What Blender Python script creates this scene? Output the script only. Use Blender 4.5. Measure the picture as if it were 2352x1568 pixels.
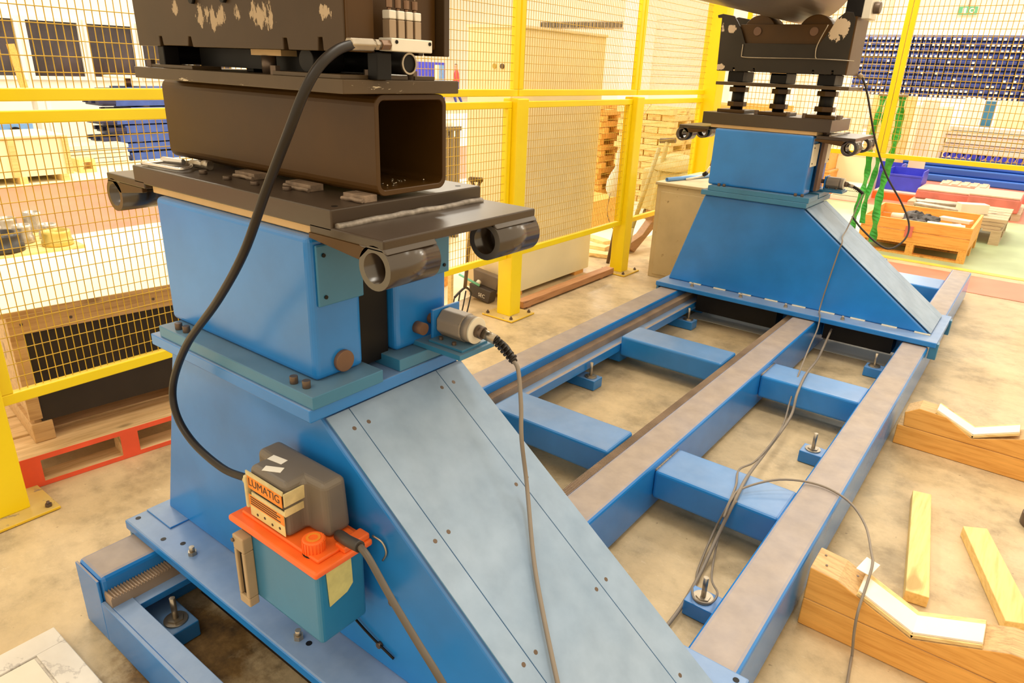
import bpy, math, random
from mathutils import Vector, Matrix
random.seed(7)
sc = bpy.context.scene
for o in list(bpy.data.objects):
    bpy.data.objects.remove(o)
# ------------------------------------------------------------------ camera
cam_d = bpy.data.cameras.new('camera'); cam = bpy.data.objects.new('camera', cam_d)
sc.collection.objects.link(cam); sc.camera = cam
cam_d.sensor_width = 36.0; cam_d.lens = 36.0 * 1587.14 / 2352.0
cam_d.clip_start = 0.02; cam_d.clip_end = 200
_R = ((0.79167855, 0.6097734, 0.03770254), (0.25230504, -0.27012002, -0.929181), (-0.55640565, 0.74512521, -0.36769713))
_m = Matrix.Identity(4)
for i in range(3):
    _m[i][0] = _R[0][i]; _m[i][1] = -_R[1][i]; _m[i][2] = -_R[2][i]
_m[2][3] = 1.65
cam.matrix_world = _m
# ------------------------------------------------------------------ light
w = bpy.data.worlds.new('hall_light'); sc.world = w; w.use_nodes = True
bg = w.node_tree.nodes['Background']; bg.inputs[0].default_value = (1.0, 0.81, 0.55, 1); bg.inputs[1].default_value = 0.86
sc.view_settings.view_transform = 'Standard'; sc.view_settings.look = 'None'
sc.view_settings.exposure = 0.64; sc.view_settings.gamma = 1.0
sc.view_settings.use_curve_mapping = False
def overhead_light(x, y, z, sx, sy, power, col=(1.0, 0.94, 0.82)):
    d = bpy.data.lights.new('overhead_light', 'AREA'); d.shape = 'RECTANGLE'; d.size = sx; d.size_y = sy
    d.energy = power; d.color = col
    o = bpy.data.objects.new('overhead_light', d); o.location = (x, y, z); sc.collection.objects.link(o)
for lx, ly, pw in ((-1.2, 3.0, 90), (-1.2, 7.5, 80), (2.5, 3.0, 15), (2.5, 9.0, 15), (-1.5, 13.0, 110), (-6.5, 2.0, 110), (-6.5, 7.0, 130), (-10.5, 4.0, 130), (-10.0, 11.0, 180), (-4.5, 17.0, 190), (2.0, 17.0, 160), (-4.0, 25.0, 500), (4.0, 25.0, 400), (-14.0, 22.0, 500), (-24.0, 22.0, 500), (-1.5, -2.5, 40)):  # unseen hall lamps; those towards the rear wall are added to brighten it
    overhead_light(lx, ly, 6.2, 2.2, 1.0, pw)
# ------------------------------------------------------------------ node materials
def _new(name):
    m = bpy.data.materials.new(name); m.use_nodes = True
    nt = m.node_tree; b = nt.nodes['Principled BSDF']
    return m, nt, b
def _tc(nt, scale=(1, 1, 1)):
    t = nt.nodes.new('ShaderNodeTexCoord'); mp = nt.nodes.new('ShaderNodeMapping'); mp.inputs['Scale'].default_value = scale
    nt.links.new(t.outputs['Object'], mp.inputs['Vector']); return mp.outputs[0]
def _noise(nt, vec, scale, detail=4.0, rough=0.55):
    n = nt.nodes.new('ShaderNodeTexNoise'); n.inputs['Scale'].default_value = scale; n.inputs['Detail'].default_value = detail
    n.inputs['Roughness'].default_value = rough; nt.links.new(vec, n.inputs['Vector']); return n.outputs['Fac']
def _ramp(nt, fac, stops):
    r = nt.nodes.new('ShaderNodeValToRGB'); e = r.color_ramp.elements
    while len(e) < len(stops): e.new(0.5)
    for k, (p, c) in enumerate(stops):
        e[k].position = p; e[k].color = (c[0], c[1], c[2], 1) if isinstance(c, (tuple, list)) else (c, c, c, 1)
    nt.links.new(fac, r.inputs[0]); return r.outputs[0]
def _mix(nt, fac, a, b, mode='MIX'):
    n = nt.nodes.new('ShaderNodeMix'); n.data_type = 'RGBA'; n.blend_type = mode
    for sock, v in ((n.inputs[0], fac), (n.inputs[6], a), (n.inputs[7], b)):
        if hasattr(v, 'links'): nt.links.new(v, sock)
        elif isinstance(v, (int, float)): sock.default_value = v
        else: sock.default_value = (v[0], v[1], v[2], 1)
    return n.outputs[2]
def _mul(nt, a, b, op='MULTIPLY'):
    n = nt.nodes.new('ShaderNodeMath'); n.operation = op
    for k, v in enumerate((a, b)):
        if hasattr(v, 'links'): nt.links.new(v, n.inputs[k])
        else: n.inputs[k].default_value = v
    return n.outputs[0]
def _bump(nt, b, h, strength, dist=0.002):
    n = nt.nodes.new('ShaderNodeBump'); n.inputs['Strength'].default_value = strength; n.inputs['Distance'].default_value = dist
    nt.links.new(h, n.inputs['Height']); nt.links.new(n.outputs[0], b.inputs['Normal'])
def _sc(c, k): return tuple(min(1, x * k) for x in c)
def plain(name, col, rough=0.5, metal=0.0, var=0.12, scale=7.0, spec=0.5, bump=0.0, stretch=(1, 1, 1)):
    m, nt, b = _new(name); v = _tc(nt, stretch); f = _noise(nt, v, scale)
    c = _ramp(nt, f, ((0.3, _sc(col, 1 - var)), (0.7, _sc(col, 1 + var))))
    nt.links.new(c, b.inputs['Base Color']); b.inputs['Metallic'].default_value = metal
    r = _ramp(nt, f, ((0.2, max(0.03, rough - 0.06)), (0.8, min(1, rough + 0.06)))); nt.links.new(r, b.inputs['Roughness'])
    b.inputs['Specular IOR Level'].default_value = spec
    if bump: _bump(nt, b, _noise(nt, v, scale * 12), bump)
    return m
def painted(name, col, dust=(0.42, 0.34, 0.27), d0=0.55, d1=1.0, amt=0.8, rough=0.38, wear=0.0, wearcol=(0.3, 0.24, 0.18), var=0.15, scale=3.0, n0=0.6):
    """paint with dust lying on faces that look up, and worn specks; on the sloping cover this tone also holds sheen"""
    m, nt, b = _new(name); v = _tc(nt); f = _noise(nt, v, scale, 5)
    c = _ramp(nt, f, ((0.3, _sc(col, 1 - var)), (0.7, _sc(col, 1 + var))))
    if wear > 0:
        wn = _noise(nt, v, 22, 6, 0.65); wm = _ramp(nt, wn, ((0.66 - wear * 0.1, 0.0), (0.70 - wear * 0.1, 1.0)))
        c = _mix(nt, wm, c, wearcol)
    r0 = rough
    if amt > 0:
        g = nt.nodes.new('ShaderNodeNewGeometry'); s = nt.nodes.new('ShaderNodeSeparateXYZ'); nt.links.new(g.outputs['Normal'], s.inputs[0])
        mr = nt.nodes.new('ShaderNodeMapRange'); mr.inputs[1].default_value = d0; mr.inputs[2].default_value = d1; mr.inputs[4].default_value = amt
        nt.links.new(s.outputs[2], mr.inputs[0])
        n2 = _ramp(nt, _noise(nt, v, 2.2, 6, 0.6), ((0.25, n0), (0.65, 1.0)))
        dm = _mul(nt, mr.outputs[0], n2)
        dn = _ramp(nt, _noise(nt, v, 14, 5), ((0.3, _sc(dust, 0.86)), (0.7, _sc(dust, 1.1))))
        c = _mix(nt, dm, c, dn)
        rr = nt.nodes.new('ShaderNodeMapRange'); rr.inputs[3].default_value = rough; rr.inputs[4].default_value = 0.62
        nt.links.new(dm, rr.inputs[0]); nt.links.new(rr.outputs[0], b.inputs['Roughness'])
    else:
        b.inputs['Roughness'].default_value = rough
    nt.links.new(c, b.inputs['Base Color']); b.inputs['Specular IOR Level'].default_value = 0.62
    _bump(nt, b, _noise(nt, v, 60), 0.06)
    return m
def wood(name, c1, c2, axis=0, rough=0.6, scale=5.0, knots=True, top=None):
    m, nt, b = _new(name); st = [14, 14, 14]; st[axis] = 1.0
    v = _tc(nt, st); f = _noise(nt, v, scale, 5, 0.6)
    c = _ramp(nt, f, ((0.3, c2), (0.52, c1), (0.75, _sc(c1, 1.12))))
    if knots:
        st2 = [1, 1, 1]; st2[axis] = 0.45
        k = _noise(nt, _tc(nt, st2), 9.0, 1.0); km = _ramp(nt, k, ((0.70, 0.0), (0.76, 0.75))); c = _mix(nt, km, c, _sc(c2, 0.5))
    if top:
        g = nt.nodes.new('ShaderNodeNewGeometry'); s_ = nt.nodes.new('ShaderNodeSeparateXYZ'); nt.links.new(g.outputs['Normal'], s_.inputs[0])
        tm = _ramp(nt, s_.outputs[2], ((0.6, 0.0), (0.75, 0.8)))
        tcol = _ramp(nt, _noise(nt, v, scale * 1.7, 6, 0.65), ((0.35, _sc(top, 0.55)), (0.6, top))); c = _mix(nt, tm, c, tcol)
    nt.links.new(c, b.inputs['Base Color']); b.inputs['Roughness'].default_value = rough
    _bump(nt, b, f, 0.25)
    return m
def chipped(name, col, chip, rough=0.4, thr=0.62, scale=9.0, zlo=None, zhi=None, stretch=(1, 1, 0.35), spots=None, base_z=0.0):
    """dark paint with patches flaked off down to the primer; spots = patch places (x, z, rx, rz)"""
    m, nt, b = _new(name); v = _tc(nt)
    f = _noise(nt, v, 4, 5); c = _ramp(nt, f, ((0.3, _sc(col, 0.8)), (0.7, _sc(col, 1.25))))
    n = _noise(nt, _tc(nt, stretch), scale, 6, 0.7)
    if spots:
        t = nt.nodes.new('ShaderNodeTexCoord'); s = nt.nodes.new('ShaderNodeSeparateXYZ'); nt.links.new(t.outputs['Object'], s.inputs[0])
        acc = None
        for (x, z, rx, rz) in [(a + 1.5, c_ - base_z, e, g_) for a, c_, e, g_ in spots]:
            a = _mul(nt, _mul(nt, s.outputs[0], x, 'SUBTRACT'), 1.0 / rx); d = _mul(nt, _mul(nt, s.outputs[2], z, 'SUBTRACT'), 1.0 / rz)
            q = _mul(nt, _mul(nt, a, a), _mul(nt, d, d), 'ADD')
            q = _mul(nt, 1.0, q, 'SUBTRACT')
            acc = q if acc is None else _mul(nt, acc, q, 'MAXIMUM')
        acc = _mul(nt, acc, -0.6, 'MAXIMUM')
        n = _mul(nt, _mul(nt, acc, 0.22), n, 'ADD')
        mk = _ramp(nt, n, ((thr, 0.0), (thr + 0.02, 1.0)))
    else:
        mk = _ramp(nt, n, ((thr, 0.0), (thr + 0.02, 1.0)))
    c = _mix(nt, mk, c, chip)
    nt.links.new(c, b.inputs['Base Color']); b.inputs['Roughness'].default_value = rough; b.inputs['Specular IOR Level'].default_value = 0.3
    _bump(nt, b, mk, 0.2)
    return m
def concrete(name):
    m, nt, b = _new(name); v = _tc(nt)
    a = _noise(nt, v, 0.9, 8, 0.62); c = _ramp(nt, a, ((0.3, (0.46, 0.34, 0.19)), (0.5, (0.56, 0.43, 0.255)), (0.7, (0.62, 0.49, 0.31))))
    h = _noise(nt, _tc(nt, (1, 1.5, 1)), 6, 9, 0.75); hm = _ramp(nt, h, ((0.30, 0.70), (0.52, 1.0))); c = _mix(nt, 0.55, c, hm, 'MULTIPLY')
    s = _noise(nt, v, 2.6, 6, 0.68); sm = _ramp(nt, s, ((0.54, 0.0), (0.72, 0.42))); c = _mix(nt, sm, c, (0.24, 0.17, 0.10))
    sp = _noise(nt, v, 38, 4, 0.6); spm = _ramp(nt, sp, ((0.69, 0.0), (0.73, 0.6))); c = _mix(nt, spm, c, (0.13, 0.085, 0.05))
    w2 = _noise(nt, _tc(nt, (1, 1.4, 1)), 24, 6, 0.75); wm = _ramp(nt, w2, ((0.60, 0.0), (0.70, 0.45))); c = _mix(nt, wm, c, (0.70, 0.60, 0.44))
    mo = _noise(nt, v, 3.4, 10, 0.72); mm = _ramp(nt, mo, ((0.36, 0.62), (0.50, 1.0), (0.64, 1.16))); c = _mix(nt, 0.85, c, mm, 'MULTIPLY')
    # the oil stain round the near anchor foot
    sub = nt.nodes.new('ShaderNodeVectorMath'); sub.operation = 'DISTANCE'; nt.links.new(v, sub.inputs[0]); sub.inputs[1].default_value = (-1.66, 0.72, 0)
    d = _mul(nt, sub.outputs['Value'], _mul(nt, _noise(nt, v, 11, 6, 0.7), 0.45), 'ADD')
    om = _ramp(nt, d, ((0.36, 0.93), (0.50, 0.0))); c = _mix(nt, om, c, _ramp(nt, _noise(nt, v, 9, 8, 0.7), ((0.38, (0.035, 0.018, 0.007)), (0.55, (0.17, 0.09, 0.025)), (0.7, (0.30, 0.18, 0.06)))))
    nt.links.new(c, b.inputs['Base Color'])
    r = _ramp(nt, s, ((0.35, 0.34), (0.7, 0.6))); nt.links.new(r, b.inputs['Roughness'])
    _bump(nt, b, _noise(nt, v, 30, 8, 0.75), 0.3, 0.004)
    return m
BLUE = (0.014, 0.195, 0.60)
mt = {}
mt['blue'] = painted('blue_machine_paint', BLUE, d0=0.45, amt=0.62, dust=(0.36, 0.41, 0.46), wear=0.0, rough=0.27)
mt['blue_rail'] = painted('dusty_blue_rail_paint', BLUE, d0=0.75, amt=0.97, dust=(0.375, 0.30, 0.24), rough=0.22, n0=0.86)
mt['blue_plain'] = painted('blue_beam_paint', (0.020, 0.215, 0.60), d0=0.7, amt=0.36, dust=(0.44, 0.46, 0.50), rough=0.25)
mt['teal'] = painted('greenish_blue_paint', (0.03, 0.18, 0.34), d0=0.7, amt=0.35, dust=(0.3, 0.3, 0.28))
mt['tank_blue'] = painted('pump_tank_blue', (0.022, 0.18, 0.36), amt=0.0, rough=0.3, wear=0.0)
mt['slope'] = painted('dusty_sheen_cover_paint', (0.05, 0.20, 0.42), d0=0.1, d1=0.75, amt=0.72, dust=(0.36, 0.43, 0.53), rough=0.30, scale=2.0, n0=0.75)  # pale tone is dust plus glancing sheen painted into the colour
mt['black'] = plain('black_machine_paint', (0.068, 0.031, 0.006), 0.33, var=0.2, scale=4, spec=0.28)
mt['gloss'] = plain('glossy_black_paint', (0.040, 0.024, 0.013), 0.22, var=0.15, scale=4, spec=1.0)
mt['blackdeep'] = plain('oily_black_steel', (0.008, 0.007, 0.007), 0.42, var=0.2, spec=0.2)
mt['black_dust'] = painted('dusty_black_plate', (0.036, 0.020, 0.009), dust=(0.11, 0.09, 0.078), d0=0.6, amt=0.28, rough=0.26)
mt['head'] = chipped('flaked_black_head_paint', (0.058, 0.033, 0.014), (0.46, 0.35, 0.23), spots=[(-1.585, 1.735, .035, .03), (-1.54, 1.725, .03, .03), (-1.51, 1.728, .02, .03), (-1.45, 1.735, .02, .02), (-1.36, 1.73, .05, .032), (-1.16, 1.735, .02, .02), (-1.70, 1.75, .02, .02)], thr=0.63, scale=60, base_z=1.30, stretch=(1, 1, 0.4))
mt['headfar'] = chipped('flaked_black_cradle_paint', (0.026, 0.020, 0.014), (0.55, 0.43, 0.30), spots=[(-1.20, 1.93, .07, .07), (-1.83, 1.93, .04, .03), (-1.89, 1.93, .02, .04), (-1.87, 1.71, .03, .03)], thr=0.57, scale=11, base_z=1.30, stretch=(1, 1, 0.7))
mt['steel'] = plain('bare_steel', (0.42, 0.36, 0.28), 0.35, metal=0.85, var=0.2, scale=12)
mt['worn'] = chipped('worn_bearing_plate', (0.085, 0.055, 0.028), (0.55, 0.47, 0.34), rough=0.34, thr=0.62, scale=7, stretch=(1, 1.2, 5))
mt['alu'] = plain('machined_aluminium', (0.80, 0.76, 0.66), 0.38, metal=0.35, var=0.05)
mt['brassy'] = plain('brown_fitting', (0.22, 0.13, 0.08), 0.35, metal=0.6)
mt['bronze'] = plain('brown_rust_disc', (0.16, 0.085, 0.05), 0.55)
mt['bolt'] = plain('dark_bolt', (0.14, 0.10, 0.075), 0.4, metal=0.6)
mt['tan'] = plain('tan_shim', (0.74, 0.50, 0.24), 0.55, var=0.1)
mt['weld'] = plain('weld_bead', (0.30, 0.26, 0.22), 0.4, metal=0.5, var=0.4, scale=60, bump=0.6)
mt['pipe'] = plain('dull_steel_pipe', (0.30, 0.25, 0.20), 0.38, metal=0.7, var=0.15, scale=3)
mt['yellow'] = painted('yellow_fence_paint', (1.0, 0.72, 0.002), dust=(0.55, 0.42, 0.22), d0=0.85, amt=0.45, rough=0.35, wear=0.0, var=0.05)
mt['yellowworn'] = painted('worn_yellow_base_paint', (0.86, 0.55, 0.02), dust=(0.33, 0.26, 0.16), d0=0.6, amt=0.75, rough=0.45, wear=0.5, wearcol=(0.2, 0.14, 0.08))
mt['wire'] = plain('yellow_wire', (0.62, 0.38, 0.02), 0.45, var=0.1)
mt['hose'] = plain('black_hose_rubber', (0.016, 0.011, 0.008), 0.40, var=0.15, spec=0.35)
mt['cable'] = plain('grey_cable_sheath', (0.23, 0.19, 0.15), 0.5, var=0.1)
mt['cabledark'] = plain('dark_cable_sheath', (0.035, 0.028, 0.024), 0.5)
mt['orange'] = plain('orange_plastic', (0.90, 0.15, 0.02), 0.4, var=0.08)
mt['greyplastic'] = plain('grey_plastic_cover', (0.15, 0.125, 0.10), 0.45, var=0.12, scale=5)
mt['labelorange'] = plain('orange_label', (0.80, 0.25, 0.02), 0.5, var=0.1)
mt['labelcream'] = plain('cream_label', (0.72, 0.58, 0.26), 0.6, var=0.12, scale=20)
mt['ink'] = plain('dark_print', (0.05, 0.03, 0.02), 0.6)
mt['paper'] = plain('white_paper', (0.86, 0.82, 0.74), 0.7, var=0.04)
mt['tape'] = plain('yellowed_tape', (0.62, 0.52, 0.27), 0.5, var=0.2, scale=25)
mt['gauge'] = plain('tan_gauge_body', (0.42, 0.30, 0.17), 0.45)
mt['concrete'] = concrete('tan_concrete')
mt['pine'] = wood('pine_timber', (0.82, 0.42, 0.10), (0.66, 0.29, 0.05), 0, top=(0.62, 0.44, 0.23))
mt['pinetop'] = wood('weathered_pine', (0.62, 0.42, 0.20), (0.42, 0.27, 0.13), 0)
mt['palepine'] = wood('pale_pine_plank', (0.85, 0.62, 0.24), (0.74, 0.48, 0.15), 1)
mt['palepine0'] = wood('pale_pine_board', (0.85, 0.62, 0.28), (0.72, 0.46, 0.17), 0)
mt['orangewood'] = wood('orange_pine', (0.85, 0.43, 0.10), (0.70, 0.30, 0.05), 0)
mt['crate'] = wood('crate_batten', (0.55, 0.34, 0.15), (0.38, 0.21, 0.08), 1)
mt['deck'] = wood('pallet_deck', (0.74, 0.52, 0.28), (0.56, 0.36, 0.16), 1)
mt['greywood'] = wood('greyed_pallet_wood', (0.55, 0.42, 0.27), (0.40, 0.29, 0.17), 0)
mt['redpaint'] = plain('red_edge_paint', (0.85, 0.10, 0.035), 0.55, var=0.1)
mt['blackboard'] = chipped('black_film_board', (0.030, 0.021, 0.015), (0.72, 0.50, 0.25), thr=0.70, scale=7, rough=0.45, stretch=(1, 1, 1))
mt['cream'] = plain('cream_board', (0.90, 0.82, 0.60), 0.6, var=0.05, scale=2)
mt['beige'] = plain('beige_panel', (0.94, 0.85, 0.56), 0.55, var=0.06, scale=2)
mt['metalbeige'] = painted('beige_metal_cabinet', (0.55, 0.42, 0.22), amt=0.55, dust=(0.72, 0.62, 0.46), d0=0.7, rough=0.45, wear=0.2, wearcol=(0.32, 0.22, 0.1))
mt['white'] = plain('white_wall_paint', (0.88, 0.85, 0.76), 0.7, var=0.02, scale=1)
mt['offwhite'] = plain('off_white_sheet', (0.80, 0.73, 0.58), 0.55, var=0.06)
mt['pinkwhite'] = plain('pale_shutter_sheet', (0.80, 0.70, 0.60), 0.5, var=0.03)
def marble(name):
    m, nt, b = _new(name); v = _tc(nt, (1, 1.6, 1)); f = _noise(nt, v, 3.0, 6, 0.6)
    vein = _ramp(nt, f, ((0.485, 0.0), (0.50, 0.55), (0.515, 0.0))); haze = _ramp(nt, _noise(nt, v, 5.0, 4), ((0.4, (0.80, 0.76, 0.70)), (0.65, (0.70, 0.66, 0.61))))
    nt.links.new(_mix(nt, vein, haze, (0.36, 0.33, 0.32)), b.inputs['Base Color']); b.inputs['Roughness'].default_value = 0.3
    return m
mt['marble'] = marble('white_veined_panel')
mt['inset'] = plain('pale_inset', (0.80, 0.75, 0.64), 0.3, var=0.03)
mt['groove'] = plain('dark_groove', (0.10, 0.08, 0.08), 0.6)
mt['redfloor'] = plain('red_floor_paint', (0.64, 0.21, 0.13), 0.4, var=0.12, scale=3)
mt['greenfloor'] = plain('green_floor_paint', (0.40, 0.50, 0.29), 0.4, var=0.12, scale=2)
mt['yellowline'] = plain('yellow_line_paint', (0.85, 0.62, 0.10), 0.45, var=0.12, scale=9)
mt['glassdark'] = plain('dark_window_glass', (0.045, 0.035, 0.04), 0.12, var=0.7, scale=1.3)
mt['binblue'] = plain('dark_blue_bin', (0.022, 0.04, 0.20), 0.45, var=0.15)
mt['vblue'] = plain('bright_blue_plastic', (0.05, 0.06, 0.62), 0.4, var=0.1)
mt['beamblue'] = plain('blue_beam', (0.03, 0.13, 0.55), 0.35, var=0.2, scale=2, stretch=(0.2, 1, 6))
mt['navy'] = plain('navy_steel', (0.015, 0.02, 0.07), 0.5, var=0.4)
mt['midblue'] = plain('mid_blue_steel', (0.04, 0.09, 0.34), 0.45, var=0.2)
mt['red'] = plain('faded_red_steel', (0.62, 0.17, 0.13), 0.55, var=0.15)
mt['redtop'] = plain('dusty_red_top', (0.66, 0.42, 0.30), 0.6, var=0.15, scale=10)
mt['green'] = plain('green_webbing', (0.05, 0.42, 0.05), 0.55, var=0.25, scale=14)
mt['exit'] = plain('exit_sign_green', (0.10, 0.42, 0.22), 0.5, var=0.03)
mt['scrap'] = plain('scrap_metal', (0.40, 0.34, 0.27), 0.4, metal=0.5, var=0.35, scale=9)
mt['scrapdark'] = plain('dark_rag', (0.10, 0.095, 0.10), 0.8, var=0.5, scale=25)
mt['silver'] = plain('silver_ring', (0.50, 0.46, 0.40), 0.3, metal=0.7, var=0.15)
mt['blackring'] = plain('black_ring_steel', (0.03, 0.026, 0.025), 0.35, var=0.2)
mt['brass'] = plain('brass_ring', (0.62, 0.47, 0.12), 0.35, metal=0.5, var=0.1)
mt['forkwood'] = plain('brown_tool_handle', (0.14, 0.085, 0.04), 0.5)
mt['traydark'] = plain('black_tray_plastic', (0.055, 0.042, 0.034), 0.5, var=0.2)
mt['traygrey'] = plain('grey_tray_back', (0.16, 0.12, 0.09), 0.5, var=0.1)
mt['mint'] = plain('mint_green_handle', (0.20, 0.62, 0.45), 0.5)
mt['olive'] = plain('pale_olive_cover', (0.50, 0.46, 0.22), 0.6, var=0.2, scale=5)
mt['lightblue'] = plain('light_blue_tube', (0.16, 0.36, 0.72), 0.35, var=0.1)
mt['purple'] = plain('lilac_box', (0.55, 0.52, 0.72), 0.5)
mt['bracing'] = plain('brown_plank', (0.36, 0.20, 0.09), 0.6, var=0.2, stretch=(8, 1, 8))
mt['steel_rack'] = plain('dusty_steel_rack', (0.36, 0.26, 0.18), 0.45, metal=0.3, var=0.2)
mt['weldtab'] = plain('rusty_weld_tab', (0.24, 0.17, 0.12), 0.55, var=0.4, scale=40, bump=0.4)
mt['injbrown'] = plain('bronze_anodised', (0.38, 0.28, 0.19), 0.3, metal=0.5, var=0.1)
mt['encgrey'] = painted('scuffed_grey_casting', (0.34, 0.28, 0.22), amt=0.3, dust=(0.4, 0.33, 0.27), rough=0.4, wear=0.3, wearcol=(0.12, 0.10, 0.08))
mt['tagyellow'] = plain('yellow_service_tag', (0.62, 0.56, 0.20), 0.5, var=0.12, scale=30)
mt['chrome'] = plain('worn_chrome', (0.72, 0.68, 0.62), 0.22, metal=0.8, var=0.1)
mt['cageg'] = plain('grey_cage_steel', (0.16, 0.13, 0.09), 0.5)
mt['beige2'] = plain('beige_door_panel', (0.93, 0.80, 0.52), 0.5, var=0.04, scale=2)
mt['redwood'] = wood('reddish_timber', (0.46, 0.22, 0.09), (0.34, 0.14, 0.05), 1)
# ------------------------------------------------------------------ mesh helpers
COL = sc.collection
OFF = {}
def _basis(d):
    d = Vector(d).normalized(); a = Vector((0, 0, 1)) if abs(d.z) < 0.9 else Vector((1, 0, 0))
    u = d.cross(a).normalized(); return d, u, d.cross(u).normalized()
class MB:
    def __init__(s): s.v = []; s.f = []; s.sm = []
    def add(s, vs, fs, smooth=False):
        n = len(s.v); s.v += [tuple(p) for p in vs]
        for f in fs: s.f.append(tuple(i + n for i in f)); s.sm.append(smooth)
        return s
    def box(s, x0, x1, y0, y1, z0, z1, rz=0.0, c=None):
        vs = [(x, y, z) for z in (z0, z1) for y in (y0, y1) for x in (x0, x1)]
        if rz:
            cx, cy = c if c else ((x0 + x1) / 2, (y0 + y1) / 2); k, q = math.cos(rz), math.sin(rz)
            vs = [(cx + (x - cx) * k - (y - cy) * q, cy + (x - cx) * q + (y - cy) * k, z) for x, y, z in vs]
        return s.add(vs, [(0, 2, 3, 1), (4, 5, 7, 6), (0, 1, 5, 4), (1, 3, 7, 5), (3, 2, 6, 7), (2, 0, 4, 6)])
    def obox(s, c, size, M):
        vs = [Vector(c) + M @ Vector((x * size[0] / 2, y * size[1] / 2, z * size[2] / 2)) for z in (-1, 1) for y in (-1, 1) for x in (-1, 1)]
        return s.add(vs, [(0, 2, 3, 1), (4, 5, 7, 6), (0, 1, 5, 4), (1, 3, 7, 5), (3, 2, 6, 7), (2, 0, 4, 6)])
    def bar(s, a, b, wd, th, up=(0, 0, 1)):
        a, b = Vector(a), Vector(b); d = (b - a); L = d.length; d.normalize(); u = Vector(up)
        r = d.cross(u)
        if r.length < 1e-4: r = d.cross(Vector((1, 0, 0)))
        r.normalize(); u = r.cross(d)
        return s.obox((a + b) / 2, (L, wd, th), Matrix((d, r, u)).transposed())
    def cyl(s, a, b, r, n=20, r2=None, caps=True, smooth=True):
        a, b = Vector(a), Vector(b); d, u, t = _basis(b - a); r2 = r if r2 is None else r2
        vs = []
        for p, q in ((a, r), (b, r2)):
            vs += [p + (u * math.cos(2 * math.pi * k / n) + t * math.sin(2 * math.pi * k / n)) * q for k in range(n)]
        s.add(vs, [(k, (k + 1) % n, n + (k + 1) % n, n + k) for k in range(n)], smooth)
        if caps:
            base = len(s.v) - 2 * n
            s.f += [tuple(base + k for k in reversed(range(n))), tuple(base + n + k for k in range(n))]; s.sm += [False, False]
        return s
    def tube(s, a, b, ro, ri, n=28):
        a, b = Vector(a), Vector(b); d, u, t = _basis(b - a)
        vs = []
        for p in (a, b):
            for q in (ro, ri):
                vs += [p + (u * math.cos(2 * math.pi * k / n) + t * math.sin(2 * math.pi * k / n)) * q for k in range(n)]
        f1 = [(k, (k + 1) % n, 2 * n + (k + 1) % n, 2 * n + k) for k in range(n)]
        f2 = [(n + (k + 1) % n, n + k, 3 * n + k, 3 * n + (k + 1) % n) for k in range(n)]
        f3 = [((k + 1) % n, k, n + k, n + (k + 1) % n) for k in range(n)]
        f4 = [(2 * n + k, 2 * n + (k + 1) % n, 3 * n + (k + 1) % n, 3 * n + k) for k in range(n)]
        s.add(vs, f1 + f2, True)
        base = len(s.v) - 4 * n
        for f in f3 + f4: s.f.append(tuple(i + base for i in f)); s.sm.append(False)
        return s
    def prism(s, poly, axis, a, b):
        """poly in the plane across axis; axis 'x': (y,z), 'y': (x,z), 'z': (x,y)"""
        n = len(poly)
        def P(p, t): return {'x': (t, p[0], p[1]), 'y': (p[0], t, p[1]), 'z': (p[0], p[1], t)}[axis]
        vs = [P(p, a) for p in poly] + [P(p, b) for p in poly]
        return s.add(vs, [(k, (k + 1) % n, n + (k + 1) % n, n + k) for k in range(n)] + [tuple(reversed(range(n))), tuple(range(n, 2 * n))])
    def ringprism(s, outer, inner, axis, a, b):
        n = len(outer)
        def P(p, t): return {'x': (t, p[0], p[1]), 'y': (p[0], t, p[1]), 'z': (p[0], p[1], t)}[axis]
        vs = [P(p, t) for t in (a, b) for q in (outer, inner) for p in q]
        fs = []
        for k in range(n):
            j = (k + 1) % n
            fs += [(k, j, 2 * n + j, 2 * n + k), (n + j, n + k, 3 * n + k, 3 * n + j), (j, k, n + k, n + j), (2 * n + k, 2 * n + j, 3 * n + j, 3 * n + k)]
        return s.add(vs, fs)
    def sweep(s, pts, r, n=10, sub=6, r_end=None):
        P = [Vector(p) for p in pts]; Q = []
        for i in range(len(P) - 1):
            p0, p1, p2, p3 = P[max(0, i - 1)], P[i], P[i + 1], P[min(len(P) - 1, i + 2)]
            for k in range(sub):
                t = k / sub
                Q.append(0.5 * ((2 * p1) + (p2 - p0) * t + (2 * p0 - 5 * p1 + 4 * p2 - p3) * t * t + (3 * p1 - p0 - 3 * p2 + p3) * t ** 3))
        Q.append(P[-1])
        vs = []; u = None
        for i, q in enumerate(Q):
            d = (Q[min(i + 1, len(Q) - 1)] - Q[max(i - 1, 0)])
            d = d.normalized() if d.length > 1e-9 else Vector((0, 0, 1))
            if u is None: _, u, _ = _basis(d)
            u = (u - d * u.dot(d)).normalized(); t = d.cross(u)
            vs += [q + (u * math.cos(2 * math.pi * k / n) + t * math.sin(2 * math.pi * k / n)) * r for k in range(n)]
        m = len(Q)
        s.add(vs, [(i * n + k, i * n + (k + 1) % n, (i + 1) * n + (k + 1) % n, (i + 1) * n + k) for i in range(m - 1) for k in range(n)], True)
        base = len(s.v) - m * n
        s.f += [tuple(base + k for k in reversed(range(n))), tuple(base + (m - 1) * n + k for k in range(n))]; s.sm += [False, False]
        return s
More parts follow.
